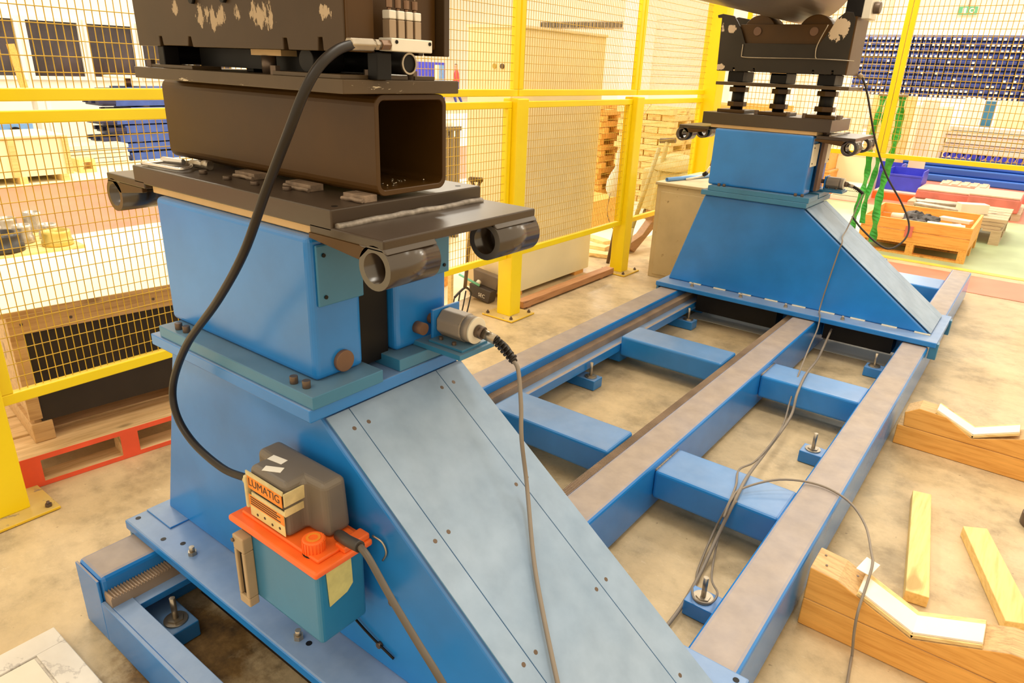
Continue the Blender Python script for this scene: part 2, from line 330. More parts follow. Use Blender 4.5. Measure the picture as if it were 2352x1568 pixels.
    def lathe(s, prof, c, n=28, axis=(0, 0, 1)):
        d, u, t = _basis(axis); c = Vector(c); m = len(prof); vs = []
        for r, h in prof:
            vs += [c + d * h + (u * math.cos(2 * math.pi * k / n) + t * math.sin(2 * math.pi * k / n)) * r for k in range(n)]
        return s.add(vs, [(i * n + k, i * n + (k + 1) % n, (i + 1) * n + (k + 1) % n, (i + 1) * n + k) for i in range(m - 1) for k in range(n)], True)
    def build(s, name, mat, parent=None, bevel=0.0, seg=2, kind=None, label=None):
        off = Vector((0, 0, 0)); r = parent
        while r is not None and r.parent is not None: r = r.parent
        if r is not None: off = OFF.get(r.name, off)
        me = bpy.data.meshes.new(name)
        me.from_pydata([(x - off.x, y - off.y, z - off.z) for x, y, z in s.v], [], s.f)
        me.polygons.foreach_set('use_smooth', s.sm); me.materials.append(mt[mat] if isinstance(mat, str) else mat); me.update()
        import bmesh
        bm = bmesh.new(); bm.from_mesh(me); bmesh.ops.recalc_face_normals(bm, faces=bm.faces); bm.to_mesh(me); bm.free()
        o = bpy.data.objects.new(name, me); COL.objects.link(o)
        if parent is not None: o.parent = parent
        if bevel:
            b = o.modifiers.new('bevel', 'BEVEL'); b.width = bevel; b.segments = seg; b.limit_method = 'ANGLE'; b.angle_limit = math.radians(40)
            b.harden_normals = False
        if kind: o['kind'] = kind
        if label: o['label'] = label
        return o
def thing(name, label, cat, loc=(0, 0, 0), rz=0.0, group=None, local=False):
    o = bpy.data.objects.new(name, None); COL.objects.link(o); o.location = loc; o.rotation_euler = (0, 0, rz)
    o.empty_display_size = 0.05
    o['label'] = label; o['category'] = cat
    if group: o['group'] = group
    if not local: OFF[o.name] = Vector(loc)
    return o
def tag(o, label, cat, group=None):
    o['label'] = label; o['category'] = cat
    if group: o['group'] = group
    return o
def struct(o, label=None):
    o['kind'] = 'structure'
    if label: o['label'] = label
    return o
def copy_part(o, parent, d=(0, 0, 0)):
    c = o.copy(); COL.objects.link(c); c.parent = parent; c.location = o.location + Vector(d); return c
def rrect(a0, a1, b0, b1, r, n=5):
    pts = []
    for cx, cy, st in ((a1 - r, b1 - r, 0), (a0 + r, b1 - r, 90), (a0 + r, b0 + r, 180), (a1 - r, b0 + r, 270)):
        for k in range(n + 1):
            t = math.radians(st + 90 * k / n); pts.append((cx + r * math.cos(t), cy + r * math.sin(t)))
    return pts
def text_mesh(txt, name, mat, parent, origin, xdir, ydir, height, thick=0.0004):
    cu = bpy.data.curves.new('t', 'FONT'); cu.body = txt; cu.size = 1.0; cu.extrude = 0.0
    ob = bpy.data.objects.new('t', cu); COL.objects.link(ob); bpy.context.view_layer.update()
    me0 = ob.evaluated_get(bpy.context.evaluated_depsgraph_get()).to_mesh()
    vs = [tuple(v.co) for v in me0.vertices]; fs = [tuple(p.vertices) for p in me0.polygons]
    ob.evaluated_get(bpy.context.evaluated_depsgraph_get()).to_mesh_clear()
    bpy.data.objects.remove(ob)
    xd, yd = Vector(xdir).normalized(), Vector(ydir).normalized(); nrm = xd.cross(yd)
    k = height / 0.7
    b = MB(); b.add([Vector(origin) + xd * x * k + yd * y * k + nrm * thick for x, y, _ in vs], fs)
    return b.build(name, mat, parent)
def hexhead(b, p, r, h, axis=(0, 0, 1), n=6):
    p = Vector(p); return b.cyl(p, p + Vector(axis) * h, r, n, smooth=False)

# ================================================================== the setting
fl = MB().box(-44, 9, -6, 34, -0.15, 0.0).build('floor', 'concrete'); struct(fl, 'tan worn concrete hall floor')
def floor_paint(n, x0, x1, y0, y1, mat, label, z=0.004):
    o = MB().box(x0, x1, y0, y1, 0.0005, z).build('trim_%d' % n, mat); struct(o, label)
floor_paint(1, -10.45, -7.3, -5, 30, 'redfloor', 'red painted lane on the floor beyond the wire fence', 0.003)
floor_paint(2, -2.55, 8, 6.95, 7.62, 'redfloor', 'red painted band across the floor behind the rails')
floor_paint(3, -2.55, 8, 7.78, 7.88, 'yellowline', 'yellow line on the floor before the green area')
floor_paint(4, -2.55, 8, 7.88, 11.2, 'greenfloor', 'green painted floor around the scrap crate')
floor_paint(5, -2.75, 8, 11.2, 30, 'redfloor', 'red painted floor in front of the blue beams')
floor_paint(8, -1.85, -0.46, 4.62, 4.84, 'white', 'worn white line on the floor under the far carriage', 0.002)
floor_paint(6, -7.3, -3.3, -5, 30, 'cream', 'pale floor coating between fence and red lane', 0.002)
floor_paint(7, -18, -10.45, -5, 30, 'cream', 'pale floor coating along the window wall', 0.002)
# walls
wl = MB().box(-14.3, -14.1, -6, 11.5, 0, 7.5).build('wall_left', 'white'); struct(wl, 'white hall wall with a strip of dark windows')
wr = MB().box(-44, 9, 32.0, 32.2, 0, 7.5).build('wall_rear', 'white'); struct(wr, 'white far wall of the hall')
# window strip in the left wall
WZ0, WZ1 = 1.22, 2.09
bays = [(3.9, 4.85), (5.02, 5.82), (5.98, 6.74), (6.90, 7.7), (7.86, 8.7), (3.0, 3.74)]
for k, (a, b) in enumerate(bays):
    wn = struct(thing('window_%d' % (k + 1), 'dark window pane in a white frame on the left hall wall', 'window', (-14.1, a, WZ0)))
    del wn['category']
    f = MB(); f.box(-14.1, -14.04, a - 0.06, a, WZ0 - 0.06, WZ1 + 0.06).box(-14.1, -14.04, b, b + 0.06, WZ0 - 0.06, WZ1 + 0.06)
    f.box(-14.1, -14.04, a, b, WZ0 - 0.06, WZ0).box(-14.1, -14.04, a, b, WZ1, WZ1 + 0.06)
    f.build('window_frame', 'white', wn); MB().box(-14.098, -14.085, a, b, WZ0, WZ1).build('pane', 'glassdark', wn)
# pale hall columns and a shutter beyond the fence
for k, (x, y, s_) in enumerate(((-6.68, 12.3, 0.30), (-6.0, 31.6, 0.5), (-9.5, 31.6, 0.5))):
    c = MB(); c.box(x - s_ / 2, x + s_ / 2, y - s_ / 2, y + s_ / 2, 0, 7.4).build('trim_%d' % (20 + k), 'white'); struct(bpy.data.objects['trim_%d' % (20 + k)], 'white hall column')
# ================================================================== yellow safety fence
FX = -2.84
def fence_post(y, h, label, s=0.06, x=FX, base=0.135, worn=False):
    t = thing('fence_post', label, 'post', (x, y, 0), group='yellow fence posts')
    MB().box(x - s, x + s, y - s, y + s, 0.012, h).build('upright', 'yellow', t, bevel=0.006)
    b = MB().box(x - base, x + base, y - base, y + base, 0.002, 0.014).build('base_plate', 'yellowworn', t, bevel=0.003)
    for dx in (-1, 1):
        for dy in (-1, 1):
            bl = MB(); hexhead(bl, (x + dx * (base - .03), y + dy * (base - .03), 0.014), 0.012, 0.012); bl.cyl((x + dx * (base - .03), y + dy * (base - .03), 0.02), (x + dx * (base - .03), y + dy * (base - .03), 0.036), 0.006, 8)
            bl.build('anchor_bolt', 'bolt', b)
    return t
fence_post(0.62, 1.47, 'yellow fence post nearest the camera, beside the red-edged pallet')
fence_post(2.19, 1.47, 'yellow fence post hidden behind the near blue column')
fence_post(3.745, 1.47, 'yellow fence post with square base plate beside the black tray')
fence_post(5.345, 1.47, 'yellow fence post next to the beige metal cabinet')
t = fence_post(6.78, 2.6, 'tall thick yellow corner post behind the far roller cradle', s=0.09, x=-2.80, base=0.16)
def fence_panel(p0, p1, z0, z1, label, group, fw=0.042, fd=0.036, pv=0.0262, ph=0.0535, wire_r=0.0018):
    """panel in a vertical plane from p0 to p1 (xy)"""
    p0, p1 = Vector((p0[0], p0[1], 0)), Vector((p1[0], p1[1], 0)); d = (p1 - p0); L = d.length; d.normalize(); nrm = Vector((-d.y, d.x, 0))
    t = thing('mesh_fence', label, 'mesh fence', (p0.x, p0.y, z0), group=group)
    M = Matrix((d, nrm, Vector((0, 0, 1)))).transposed()
    def pt(a, z): return Vector((p0.x, p0.y, 0)) + d * a + Vector((0, 0, z))
    MB().obox(pt(L / 2, z0 + fw / 2), (L, fd, fw), M).build('bottom_rail', 'yellow', t, bevel=0.004)
    MB().obox(pt(L / 2, z1 - fw / 2), (L, fd, fw), M).build('top_rail', 'yellow', t, bevel=0.004)
    for a in (fw / 2, L - fw / 2):
        MB().obox(pt(a, (z0 + z1) / 2), (fw, fd, z1 - z0 - 2 * fw), M).build('stile', 'yellow', t, bevel=0.004)
    wr_ = wire_r; m = MB()
    n = int((L - 2 * fw) / pv)
    for k in range(1, n + 1):
        a = fw + (L - 2 * fw) * k / (n + 1); m.cyl(pt(a, z0 + fw) + nrm * 0.002, pt(a, z1 - fw) + nrm * 0.002, wr_, 5, caps=False)
    n = int((z1 - z0 - 2 * fw) / ph)
    for k in range(1, n + 1):
        zz = z0 + fw + (z1 - z0 - 2 * fw) * k / (n + 1); m.cyl(pt(fw, zz) - nrm * 0.002, pt(L - fw, zz) - nrm * 0.002, wr_, 5, caps=False)
    m.build('wire_mesh', 'wire', t, kind='stuff')
    return t
GP = 'yellow wire mesh fence panels'
spans = [(0.685, 2.125, 'beside the red-edged pallet'), (2.255, 3.68, 'behind the encoder and garden fork'), (3.81, 5.28, 'in front of the tall beige cabinet'), (5.41, 6.69, 'in front of the stacked slats')]
for a, b, wh in spans:
    fence_panel((FX, a), (FX, b), 0.425, 1.452, 'lower yellow wire mesh fence panel ' + wh, GP)
    fence_panel((FX, a - 0.06), (FX, b + 0.055), 1.482, 2.50, 'upper yellow wire mesh fence panel ' + wh, GP)
fence_panel((-2.62, 7.0), (-1.245, 7.0), 1.035, 2.45, 'rear yellow mesh panel between corner post and yellow upright', GP, fw=0.04, pv=0.036, ph=0.056, wire_r=0.0026)
fence_panel((-1.241, 7.0), (0.30, 7.0), 1.035, 2.45, 'rear yellow mesh panel at the right edge, before the blue bins', GP, fw=0.04, pv=0.036, ph=0.056, wire_r=0.0026)
fence_post(7.0, 2.5, 'yellow fence post at the right end of the rear fence', x=0.365)
# ================================================================== track frame on the floor
Y0, Y1 = 0.575, 6.70
tf = thing('track_frame', 'long dusty blue steel track frame bolted to the floor with cross beams', 'machine frame', (-1.15, 3.6, 0))
for x0, x1 in ((-2.030, -1.883), (-1.092, -0.942), (-0.453, -0.310)):
    MB().box(x0, x1, Y0, Y1, 0.012, 0.230).build('rail', 'blue_rail', tf, bevel=0.016, seg=3)
MB().box(-2.028, -1.885, Y0 - 0.008, Y0, 0.004, 0.224).build('end_cap', 'blue_rail', tf, bevel=0.003)
# gear racks with their ledges
def gear_rack(x0, x1, z0, z1, y0, y1):
    r = MB().box(x0, x1, y0, y1, z0, z1).build('gear_rack', 'steel_rack', tf)
    p = 0.0087; n = int((y1 - y0) / p); m = MB()
    for k in range(n):
        y = y0 + p * (k + 0.5)
        m.add([(x0, y - .0033, z1), (x1, y - .0033, z1), (x0, y + .0033, z1), (x1, y + .0033, z1), (x0, y - .0012, z1 + .006), (x1, y - .0012, z1 + .006), (x0, y + .0012, z1 + .006), (x1, y + .0012, z1 + .006)],
              [(0, 1, 5, 4), (2, 6, 7, 3), (4, 5, 7, 6), (0, 4, 6, 2), (1, 3, 7, 5)])
    m.build('rack_teeth', 'steel_rack', r, kind='stuff')
gear_rack(-1.882, -1.838, 0.145, 0.178, Y0 + 0.004, Y1 - 0.02)
MB().box(-1.883, -1.80, Y0 + 0.004, Y1 - 0.02, 0.122, 0.145).build('rack_ledge', 'blue', tf, bevel=0.002)
MB().box(-1.798, -1.775, 2.0, Y1 - 0.3, 0.100, 0.150).build('side_strip', 'blue_rail', tf, bevel=0.003)
gear_rack(-1.150, -1.108, 0.150, 0.186, 0.9, Y1 - 0.02)
MB().box(-1.155, -1.093, 0.9, Y1 - 0.02, 0.118, 0.150).build('rack_ledge', 'blue', tf, bevel=0.002)
for a, b in ((1.01, 1.24), (2.232, 2.458), (3.455, 3.68), (4.675, 4.90), (6.06, 6.39)):
    for x0, x1 in ((-1.775, -1.156), (-0.942, -0.453)):
        MB().box(x0, x1, a, b, 0.075, 0.200).build('cross_beam', 'blue_plain', tf, bevel=0.014, seg=3)
    w_ = MB().box(-1.885, -1.775, a + 0.01, b - 0.01, 0.03, 0.12).build('gusset', 'blue_plain', tf)
# weld beads where the right-hand cross beams meet the middle rail
for a, b in ((2.232, 2.458), (3.455, 3.68)):
    MB().sweep([(-0.94, a + .01, .198), (-0.94, b - .01, .198)], 0.005, 6, 2).build('weld_bead', 'weld', tf)
# front end channel
ch = MB(); ch.box(-1.885, -0.453, Y0 - 0.008, Y0 + 0.004, 0.006, 0.150).box(-1.885, -0.453, Y0 + 0.004, Y0 + 0.062, 0.138, 0.150)
ch.build('end_channel', 'blue', tf, bevel=0.002)
# anchor feet
def foot(x0, x1, y, bx, front=False):
    s = 0.045
    b = MB().box(x0, x1, y - s, y + s, 0.002, 0.060).build('anchor_foot', 'blue_plain', tf, bevel=0.004)
    m = MB().cyl((bx, y, .06), (bx, y, .066), .034, 20).cyl((bx, y, .066), (bx, y, .071), .024, 6, smooth=False); m.build('washer', 'steel', b)
    MB().cyl((bx, y, .068), (bx, y, .145), .0085, 12).build('anchor_stud', 'steel', b)
for y in (0.71, 1.84, 3.10, 4.40, 5.82):
    foot(-1.885, -1.705, y, -1.755); foot(-0.60, -0.452, y, -0.552)
# ================================================================== blue carriages
def carriage(dy, near, label, ypr):
    t = thing('roller_carriage', label, 'carriage', (-1.2, 1.08 + dy, 0.235), group='blue roller carriages on the track')
    Y = lambda y: y + dy
    bp_ = MB().box(-2.055, -0.273, Y(.732), Y(ypr), 0.236, 0.270).build('base_plate', 'blue', t, bevel=0.006)
    if near: MB().box(-2.048, -1.9, Y(.80), Y(1.40), 0.2705, 0.276).build('plate_overlay', 'blue', t, bevel=0.002)
    MB().box(-1.76, -1.20, Y(.80), Y(1.34), 0.10, 0.235).build('guide_block', 'blackdeep', t)
    MB().box(-0.90, -0.50, Y(.80), Y(1.34), 0.12, 0.235).build('guide_block', 'blackdeep', t)
    for yy in (.765, ypr - .06):
        MB().box(-0.305, -0.262, Y(yy - .025), Y(yy + .025), 0.165, 0.262).build('end_stop', 'teal', t, bevel=0.003)
    MB().box(-2.05, -2.034, Y(.74), Y(.80), 0.17, 0.236).build('end_stop', 'teal', t, bevel=0.002)
    # wedge body
    prof = [(-2.02, .270), (-.330, .270), (-1.178, .898), (-1.83, .898)]
    MB().prism(prof, 'y', Y(.858), Y(1.322)).build('wedge_body', 'blue', t, bevel=0.010, seg=3)
    # cover panels on the slope
    n = Vector((.63, 0, .85)).normalized(); d = Vector((.848, 0, -.628)).normalized()
    top = Vector((-1.172, 0, .898)); bot = Vector((-.318, 0, .272)); L = (bot - top).length
    for a, b in ((.862, .9262), (.9278, 1.2192), (1.2208, 1.318)):
        M = Matrix((d, Vector((0, 1, 0)), n)).transposed(); c = (top + bot) / 2 + Vector((0, Y((a + b) / 2), 0)) + n * 0.0035
        MB().obox(c, (L - .02, b - a, .005), M).build('cover_panel', 'slope', t, bevel=0.0008, seg=1)
    if near:
        k = 0
        for xx in (-1.123, -.870, -.618, -.400):
            for yy in (.907, .950, 1.200, 1.245):
                p = top + d * ((xx - top.x) / d.x) + Vector((0, Y(yy), 0)) + n * 0.006
                m = MB().cyl(p, p + n * .003, .0068, 12, r2=.0052); m.build('screw', 'bolt', t)
    # flanges
    MB().box(-1.842, -1.150, Y(.812), Y(1.37), 0.906, 0.938).build('flange', 'blue' if near else 'teal', t, bevel=0.003)
    for a, b, x1 in ((.818, 1.022, -1.143), (1.088, 1.345, -1.155)):
        MB().box(-1.800, x1, Y(a), Y(b), 0.9385, 0.970).build('foot_flange', 'teal', t, bevel=0.002)
    # two facing channel columns
    zt = 1.306 if near else 1.334
    for a, b in ((.872, 1.012), (1.118, 1.303)):
        MB().box(-1.828, -1.198, Y(a), Y(b), 0.970, zt).build('channel_column', 'blue', t, bevel=0.014, seg=4)
        cp = MB().box(-1.198, -1.190, Y(a + .016), Y(b + .002), 1.147, 1.285).build('cap_plate', 'teal' if near else 'offwhite', t, bevel=0.003)
        for zz in (1.168, 1.262):
            for yy in ((a + .034,) if b < 1.1 else (b - .018,)):
                MB().cyl((-1.190, Y(yy), zz), (-1.187, Y(yy), zz), .0045, 10).build('screw', 'blackdeep', cp)
    if near:
        MB().cyl((-1.199, Y(.948), 1.003), (-1.187, Y(.948), 1.003), .026, 28).build('plug_disc', 'bronze', t, bevel=0.002)
        MB().cyl((-1.199, Y(1.19), 1.02), (-1.17, Y(1.19), 1.02), .016, 18).build('plug_stub', 'bronze', t)
    for x, y in ((-1.735, .84), (-1.700, .842), (-1.235, .838), (-1.195, .842)):
        m = MB().cyl((x, Y(y), .970), (x, Y(y), .988), .0095, 14); m.build('socket_bolt', 'bolt', t, bevel=.001)
    for x in (-1.737, -1.228) if near else (-1.80, -1.45, -1.15, -0.8):
        m = MB(); hexhead(m, (x, Y(.782), .270), .013, .012); m.cyl((x, Y(.782), .28), (x, Y(.782), .297), .0075, 12); m.build('stud_nut', 'steel', t)
    if near:
        for x, y in ((-1.869, .762), (-1.805, .789), (-2.03, .764), (-1.194, .788), (-.30, 1.38)):
            MB().cyl((x, y, .2702), (x, y, .2709), .008, 14).build('bolt_hole', 'blackdeep', bp_)
        for x, y, z in ((-.95, .8575, .50), (-1.0, .8575, .34)):
            MB().cyl((x, y, z), (x, y - .01, z), .008, 10).build('socket_bolt', 'bolt', t)
    else:
        # pale weld dashes along the foot of the wedge
        for k in range(9):
            x = -1.85 + k * .18; MB().box(x, x + .085, Y(.846), Y(.858), .2705, .277).build('weld_dash', 'offwhite', t)
    return t
carriage(0.0, True, 'near blue carriage with a sloping dusty cover and split column', 1.405)
carriage(3.717, False, 'far blue carriage on the track under the roller cradle', 1.375)

# ================================================================== black lifting heads
def lug(t, mat, xc, zc, ya, yb, side, zb):
    """tube eye with the neck that joins it to the bracket plate"""
    ro, ri = 0.045, 0.031; n = 28
    MB().tube((xc, ya, zc), (xc, yb, zc), ro, ri, n).build('lug_tube', mat, t)
    sgn = side
    xe = xc + sgn * 0.022
    poly = [(xe, zb + .002), (xe + sgn * .002, zc + .046), (xc + sgn * .036, zc + .032), (xc + sgn * .02, zc + .034), (xc - sgn * .02, zc + .034), (xc - sgn * .034, zc + .034), (xc - sgn * .046, zb + .002)]
    MB().prism(poly, 'y', ya, yb).build('lug_neck', mat, t, bevel=0.003)
def table(t, dy, ztop, zbot, near):
    Y = lambda y: y + dy
    m = 'black_dust'
    MB().box(-1.925, -1.113, Y(.872), Y(1.335), zbot, ztop).build('top_plate', m, t, bevel=0.003)
    zb = 1.318
    MB().box(-1.868, -1.19, Y(.890), Y(1.29), zbot - .022, zbot).build('shim', 'tan', t, bevel=0.002)
    MB().box(-1.74, -1.222 if near else -1.26, Y(1.016), Y(1.112), 0.955, zbot - .022).build('mast', 'blackdeep', t)  # near mast reaches further out so its black stands in for the gap's shade
    if not near: MB().box(-1.182, -1.165, Y(1.02), Y(1.11), 0.99, zbot).build('guide_bar', 'bronze', t)
    for x0, x1, s_ in ((-1.185, -0.962, 1), (-2.085, -1.872, -1)):
        MB().box(x0, x1, Y(.872), Y(1.36), zb, zb + .020).build('bracket_plate', m, t, bevel=0.003)
        xc = x1 - .028 if s_ > 0 else x0 + .030
        lug(t, 'gloss', xc, 1.279, Y(.872), Y(1.012), s_, zb)
        lug(t, 'gloss', xc, 1.279, Y(1.205), Y(1.36), s_, zb)
    MB().prism([(-1.19, zb), (-1.0, zb), (-1.035, zb - .030), (-1.19, zb - .012)], 'y', Y(.872), Y(.886)).build('gusset', 'black', t, bevel=.002)
    MB().prism([(-1.89, zb), (-2.06, zb), (-2.02, zb - .030), (-1.89, zb - .012)], 'y', Y(.872), Y(.886)).build('gusset', 'black', t, bevel=.002)
    if near:
        MB().box(-1.189, -1.05, Y(.90), Y(1.33), zb - .028, zb).build('under_plate', 'blackdeep', t)
        MB().box(-1.115, -1.075, Y(.872), Y(1.335), zbot - .002, zbot + .006).build('step_plate', m, t, bevel=0.004)
    pts = [(-1.106 + random.uniform(-.002, .002), Y(.88 + k * .03), 1.3405 + random.uniform(-.001, .002)) for k in range(16)]
    MB().sweep(pts, 0.008, 8, 3).build('weld_bead', 'weld', t)
def roller_head(t, dy, z0, near):
    Y = lambda y: y + dy; H = 'head' if near else 'headfar'
    z = lambda h: z0 + h
    # front and rear cheek plates with a wide U cut-out and slots along the foot
    def cheek(ya, yb, mat, nm):
        top = [(-1.107, .30), (-1.125, .335), (-1.165, .34), (-1.21, .30), (-1.235, .24), (-1.285, .165), (-1.73, .165), (-1.765, .24), (-1.80, .29), (-1.825, .322), (-1.90, .335), (-1.935, .328), (-1.93, .312), (-1.905, .312), (-1.893, 0)]
        low = [(-1.788, 0), (-1.788, .022), (-1.776, .022), (-1.772, .002), (-1.66, .002), (-1.655, .022), (-1.645, .022), (-1.640, 0), (-1.296, 0), (-1.296, .022), (-1.284, .022), (-1.280, 0), (-1.186, 0), (-1.184, .024), (-1.172, .024), (-1.170, 0), (-1.107, 0)]
        MB().prism([(x, z(h)) for x, h in reversed(low)][::-1] + [(x, z(h)) for x, h in top], 'y', ya, yb).build(nm, mat, t, bevel=0.002)
    cheek(Y(.922), Y(.940), H, 'front_cheek')
    cheek(Y(1.195), Y(1.212), H, 'rear_cheek')
    MB().box(-1.782, -1.219, Y(.945), Y(.965), z(.02), z(.275)).build('inner_plate', 'black', t, bevel=0.002)
    MB().box(-1.782, -1.219, Y(1.165), Y(1.185), z(.02), z(.275)).build('inner_plate', 'black', t, bevel=0.002)
    MB().box(-1.86, -1.13, Y(.942), Y(1.193), z(.012), z(.15)).build('core', 'black' if near else 'blackdeep', t, bevel=0.004)
    if near: MB().box(-1.112, -1.100, Y(.925), Y(.99), z(.0), z(.33)).build('side_plate', 'black', t, bevel=0.002)
    else: MB().box(-1.135, -1.098, Y(.925), Y(1.21), z(.0), z(.32)).build('side_plate', 'black', t, bevel=0.003)
    for xc in (-1.67, -1.33):
        r = MB().cyl((xc, Y(.968), z(.225)), (xc, Y(1.162), z(.225)), .105, 40).build('roller', 'pipe' if near else 'black', t, bevel=0.004)
        MB().cyl((xc, Y(.938), z(.235)), (xc, Y(.945), z(.235)), .025, 24).build('axle_pin', 'bronze', t, bevel=0.002)
    # thin pipe run along the front
    if not near: MB().sweep([(-1.74, Y(.917), z(.16)), (-1.74, Y(.917), z(.10)), (-1.725, Y(.917), z(.085)), (-1.6, Y(.917), z(.083)), (-1.3, Y(.917), z(.085)), (-1.07, Y(.917), z(.078))], .0035, 6, 4).build('grease_pipe', 'steel', t)
    if not near:
        MB().sweep([(-1.25, Y(.917), z(.27)), (-1.29, Y(.917), z(.16)), (-1.29, Y(.917), z(.10)), (-1.28, Y(.917), z(.085))], .0035, 6, 4).build('grease_pipe', 'steel', t)
NH = thing('roller_lift', 'near black lifting head with a hollow square beam and four pipe eyes', 'roller lift', (-1.5, 1.1, 1.30), group='black lifting heads on the carriages')
table(NH, 0.0, 1.375, 1.330, True)
# hollow square beam
ob, ib = rrect(1.000, 1.214, 1.384, 1.590, .024), rrect(1.012, 1.202, 1.396, 1.578, .014)
MB().ringprism(ob, ib, 'x', -1.962, -1.118).build('box_beam', 'black', NH, bevel=0.0015, seg=1)
MB().cyl((-1.36, 1.15, 1.396), (-1.36, 1.15, 1.578), .008, 10).build('tie_rod', 'bolt', NH)
for k in range(14):
    a, b = random.uniform(-1.22, -1.14), random.uniform(1.02, 1.19)
    MB().cyl((a, b, 1.3965), (a + random.uniform(-.008, .008), b + random.uniform(-.008, .008), 1.399), .0016, 5).build('metal_chip', 'steel', NH)
for a, b in ((-1.595, -1.504), (-1.39, -1.289), (-1.188, -1.111)):
    m = MB().box(a, b - .01, .966, 1.002, 1.3752, 1.390); m.sweep([(a + (b - .01 - a) * k / 8, .962, 1.379 + random.uniform(-.001, .002)) for k in range(9)], .005, 6, 2)
    m.build('weld_tab', 'weldtab', NH, bevel=0.001)
for x, y in ((-1.678, .930), (-1.563, .925), (-1.457, .930), (-1.353, .943)):
    m = MB().cyl((x, y, 1.375), (x, y, 1.384), .010, 14); m.build('socket_bolt', 'bolt', NH, bevel=.001)
for x, y in ((-1.137, .901), (-1.150, 1.291), (-1.88, .90)):
    MB().cyl((x, y, 1.3751), (x, y, 1.3757), .007, 12).build('bolt_hole', 'blackdeep', NH)
# bearing plate, pads and bearings under the head
MB().box(-1.908, -1.100, .908, 1.235, 1.5915, 1.618).build('bearing_plate', 'worn', NH, bevel=0.002)
for a, b, c, d in ((-1.87, -1.66, .925, 1.0), (-1.60, -1.40, 1.05, 1.2), (-1.33, -1.115, .915, .985), (-1.30, -1.112, 1.00, 1.09), (-1.30, -1.112, 1.11, 1.17)):
    MB().box(a, b, c, d, 1.618, 1.626).build('pad', 'worn', NH, bevel=0.001)
for x, ya, yb, r in ((-1.845, .955, 1.2, .023), (-1.25, .94, 1.02, .024)):
    MB().cyl((x, ya, 1.649), (x, yb, 1.649), r, 24).build('bearing', 'blackdeep', NH, bevel=.002)
MB().cyl((-1.50, 1.078, 1.650), (-1.098, 1.078, 1.650), .022, 28).build('bearing', 'blackdeep', NH, bevel=.002)
MB().tube((-1.098, 1.078, 1.650), (-1.094, 1.078, 1.650), .021, .0175, 24).build('bearing_cap', 'steel', NH)
for x, y in ((-1.80, .935), (-1.56, 1.02), (-1.10, .99)):
    MB().box(x - .014, x + .014, y - .008, y + .03, 1.618, 1.668).build('pillar', 'blackdeep', NH, bevel=.002)
MB().cyl((-1.42, .97, 1.618), (-1.42, .97, 1.655), .016, 16).build('pillar', 'bolt', NH)
MB().box(-1.47, -1.36, .96, 1.05, 1.655, 1.667).build('slide_pad', 'tan', NH)
MB().box(-1.75, -1.30, 1.0, 1.18, 1.626, 1.667).build('bearing_block', 'blackdeep', NH)
for x, y in ((-1.335, .925), (-1.13, 1.0), (-1.125, 1.115), (-1.86, .93)):
    m = MB(); hexhead(m, (x, y, 1.618), .011, .018); m.build('hex_bolt', 'bolt', NH)
roller_head(NH, 0.0, 1.667, True)
# slotted screws and pins on the front cheek
for x in (-1.615, -1.49):
    MB().cyl((x, .9225, 1.765), (x, .914, 1.765), .009, 14).build('hook_pin', 'blackdeep', NH)
# lubricant injectors on their manifold
mb_ = MB().box(-1.098, -1.060, .998, 1.109, 1.671, 1.695).build('manifold', 'alu', NH, bevel=.002)
for y in (1.010, 1.101): MB().cyl((-1.060, y, 1.688), (-1.0585, y, 1.688), .0035, 12).build('screw', 'blackdeep', mb_)
for k in range(4):
    y = 1.013 + k * .0226
    i = MB().box(-1.093, -1.071, y - .0085, y + .0085, 1.695, 1.728).build('injector', 'injbrown', NH, bevel=.002)
    MB().box(-1.093, -1.071, y - .0085, y + .0085, 1.7285, 1.744).build('injector_cap', 'alu', i, bevel=.002)
    MB().cyl((-1.082, y, 1.744), (-1.082, y, 1.749), .004, 10).cyl((-1.082, y, 1.749), (-1.082, y, 1.764), .0065, 6, smooth=False).build('fitting', 'brassy', i)
    MB().sweep([(-1.082, y, 1.764), (-1.084, y, 1.80), (-1.10, y, 1.86), (-1.13, y - .01, 1.92)], .002, 6, 4).build('feed_pipe', 'steel', i)
# ------------------------------------------------------------------ far head with screw stands
FD = 3.717
FH = thing('roller_lift', 'far black roller cradle on three screw stands holding the steel pipe', 'roller lift', (-1.5, 4.8, 1.30), group='black lifting heads on the carriages')
table(FH, FD, 1.432, 1.358, False)
MB().box(-1.882, -1.065, 4.625, 4.965, 1.600, 1.620).build('bearing_plate', 'worn', FH, bevel=0.002)
for xc, rr in ((-1.77, .040), (-1.495, .036), (-1.21, .042)):
    b = MB().box(xc - .092, xc + .092, 4.66, 4.86, 1.432, 1.452).build('stand_foot', 'black', FH, bevel=.003)
    MB().cyl((xc, 4.76, 1.452), (xc, 4.76, 1.600), rr, 20).build('stand_screw', 'blackdeep', FH)
    for zz in (1.470, 1.560): MB().cyl((xc, 4.76, zz), (xc, 4.76, zz + .030), rr + .022, 6, smooth=False).build('stand_nut', 'black', FH, bevel=.002)
    MB().box(xc - .05, xc + .05, 4.66, 4.86, 1.621, 1.684).build('bearing_block', 'blackdeep', FH, bevel=.004)
MB().box(-1.55, -1.45, 4.66, 4.80, 1.670, 1.683).build('slide_pad', 'tan', FH)
for xc in (-1.60, -1.40, -1.10, -1.30):
    m = MB(); hexhead(m, (xc, 4.67, 1.432), .014, .026); m.build('hex_bolt', 'bolt', FH)
roller_head(FH, FD, 1.684, False)
MB().box(-1.172, -1.080, 4.64, 4.72, 1.998, 2.20).build('sensor_block', 'blackdeep', FH, bevel=.004)
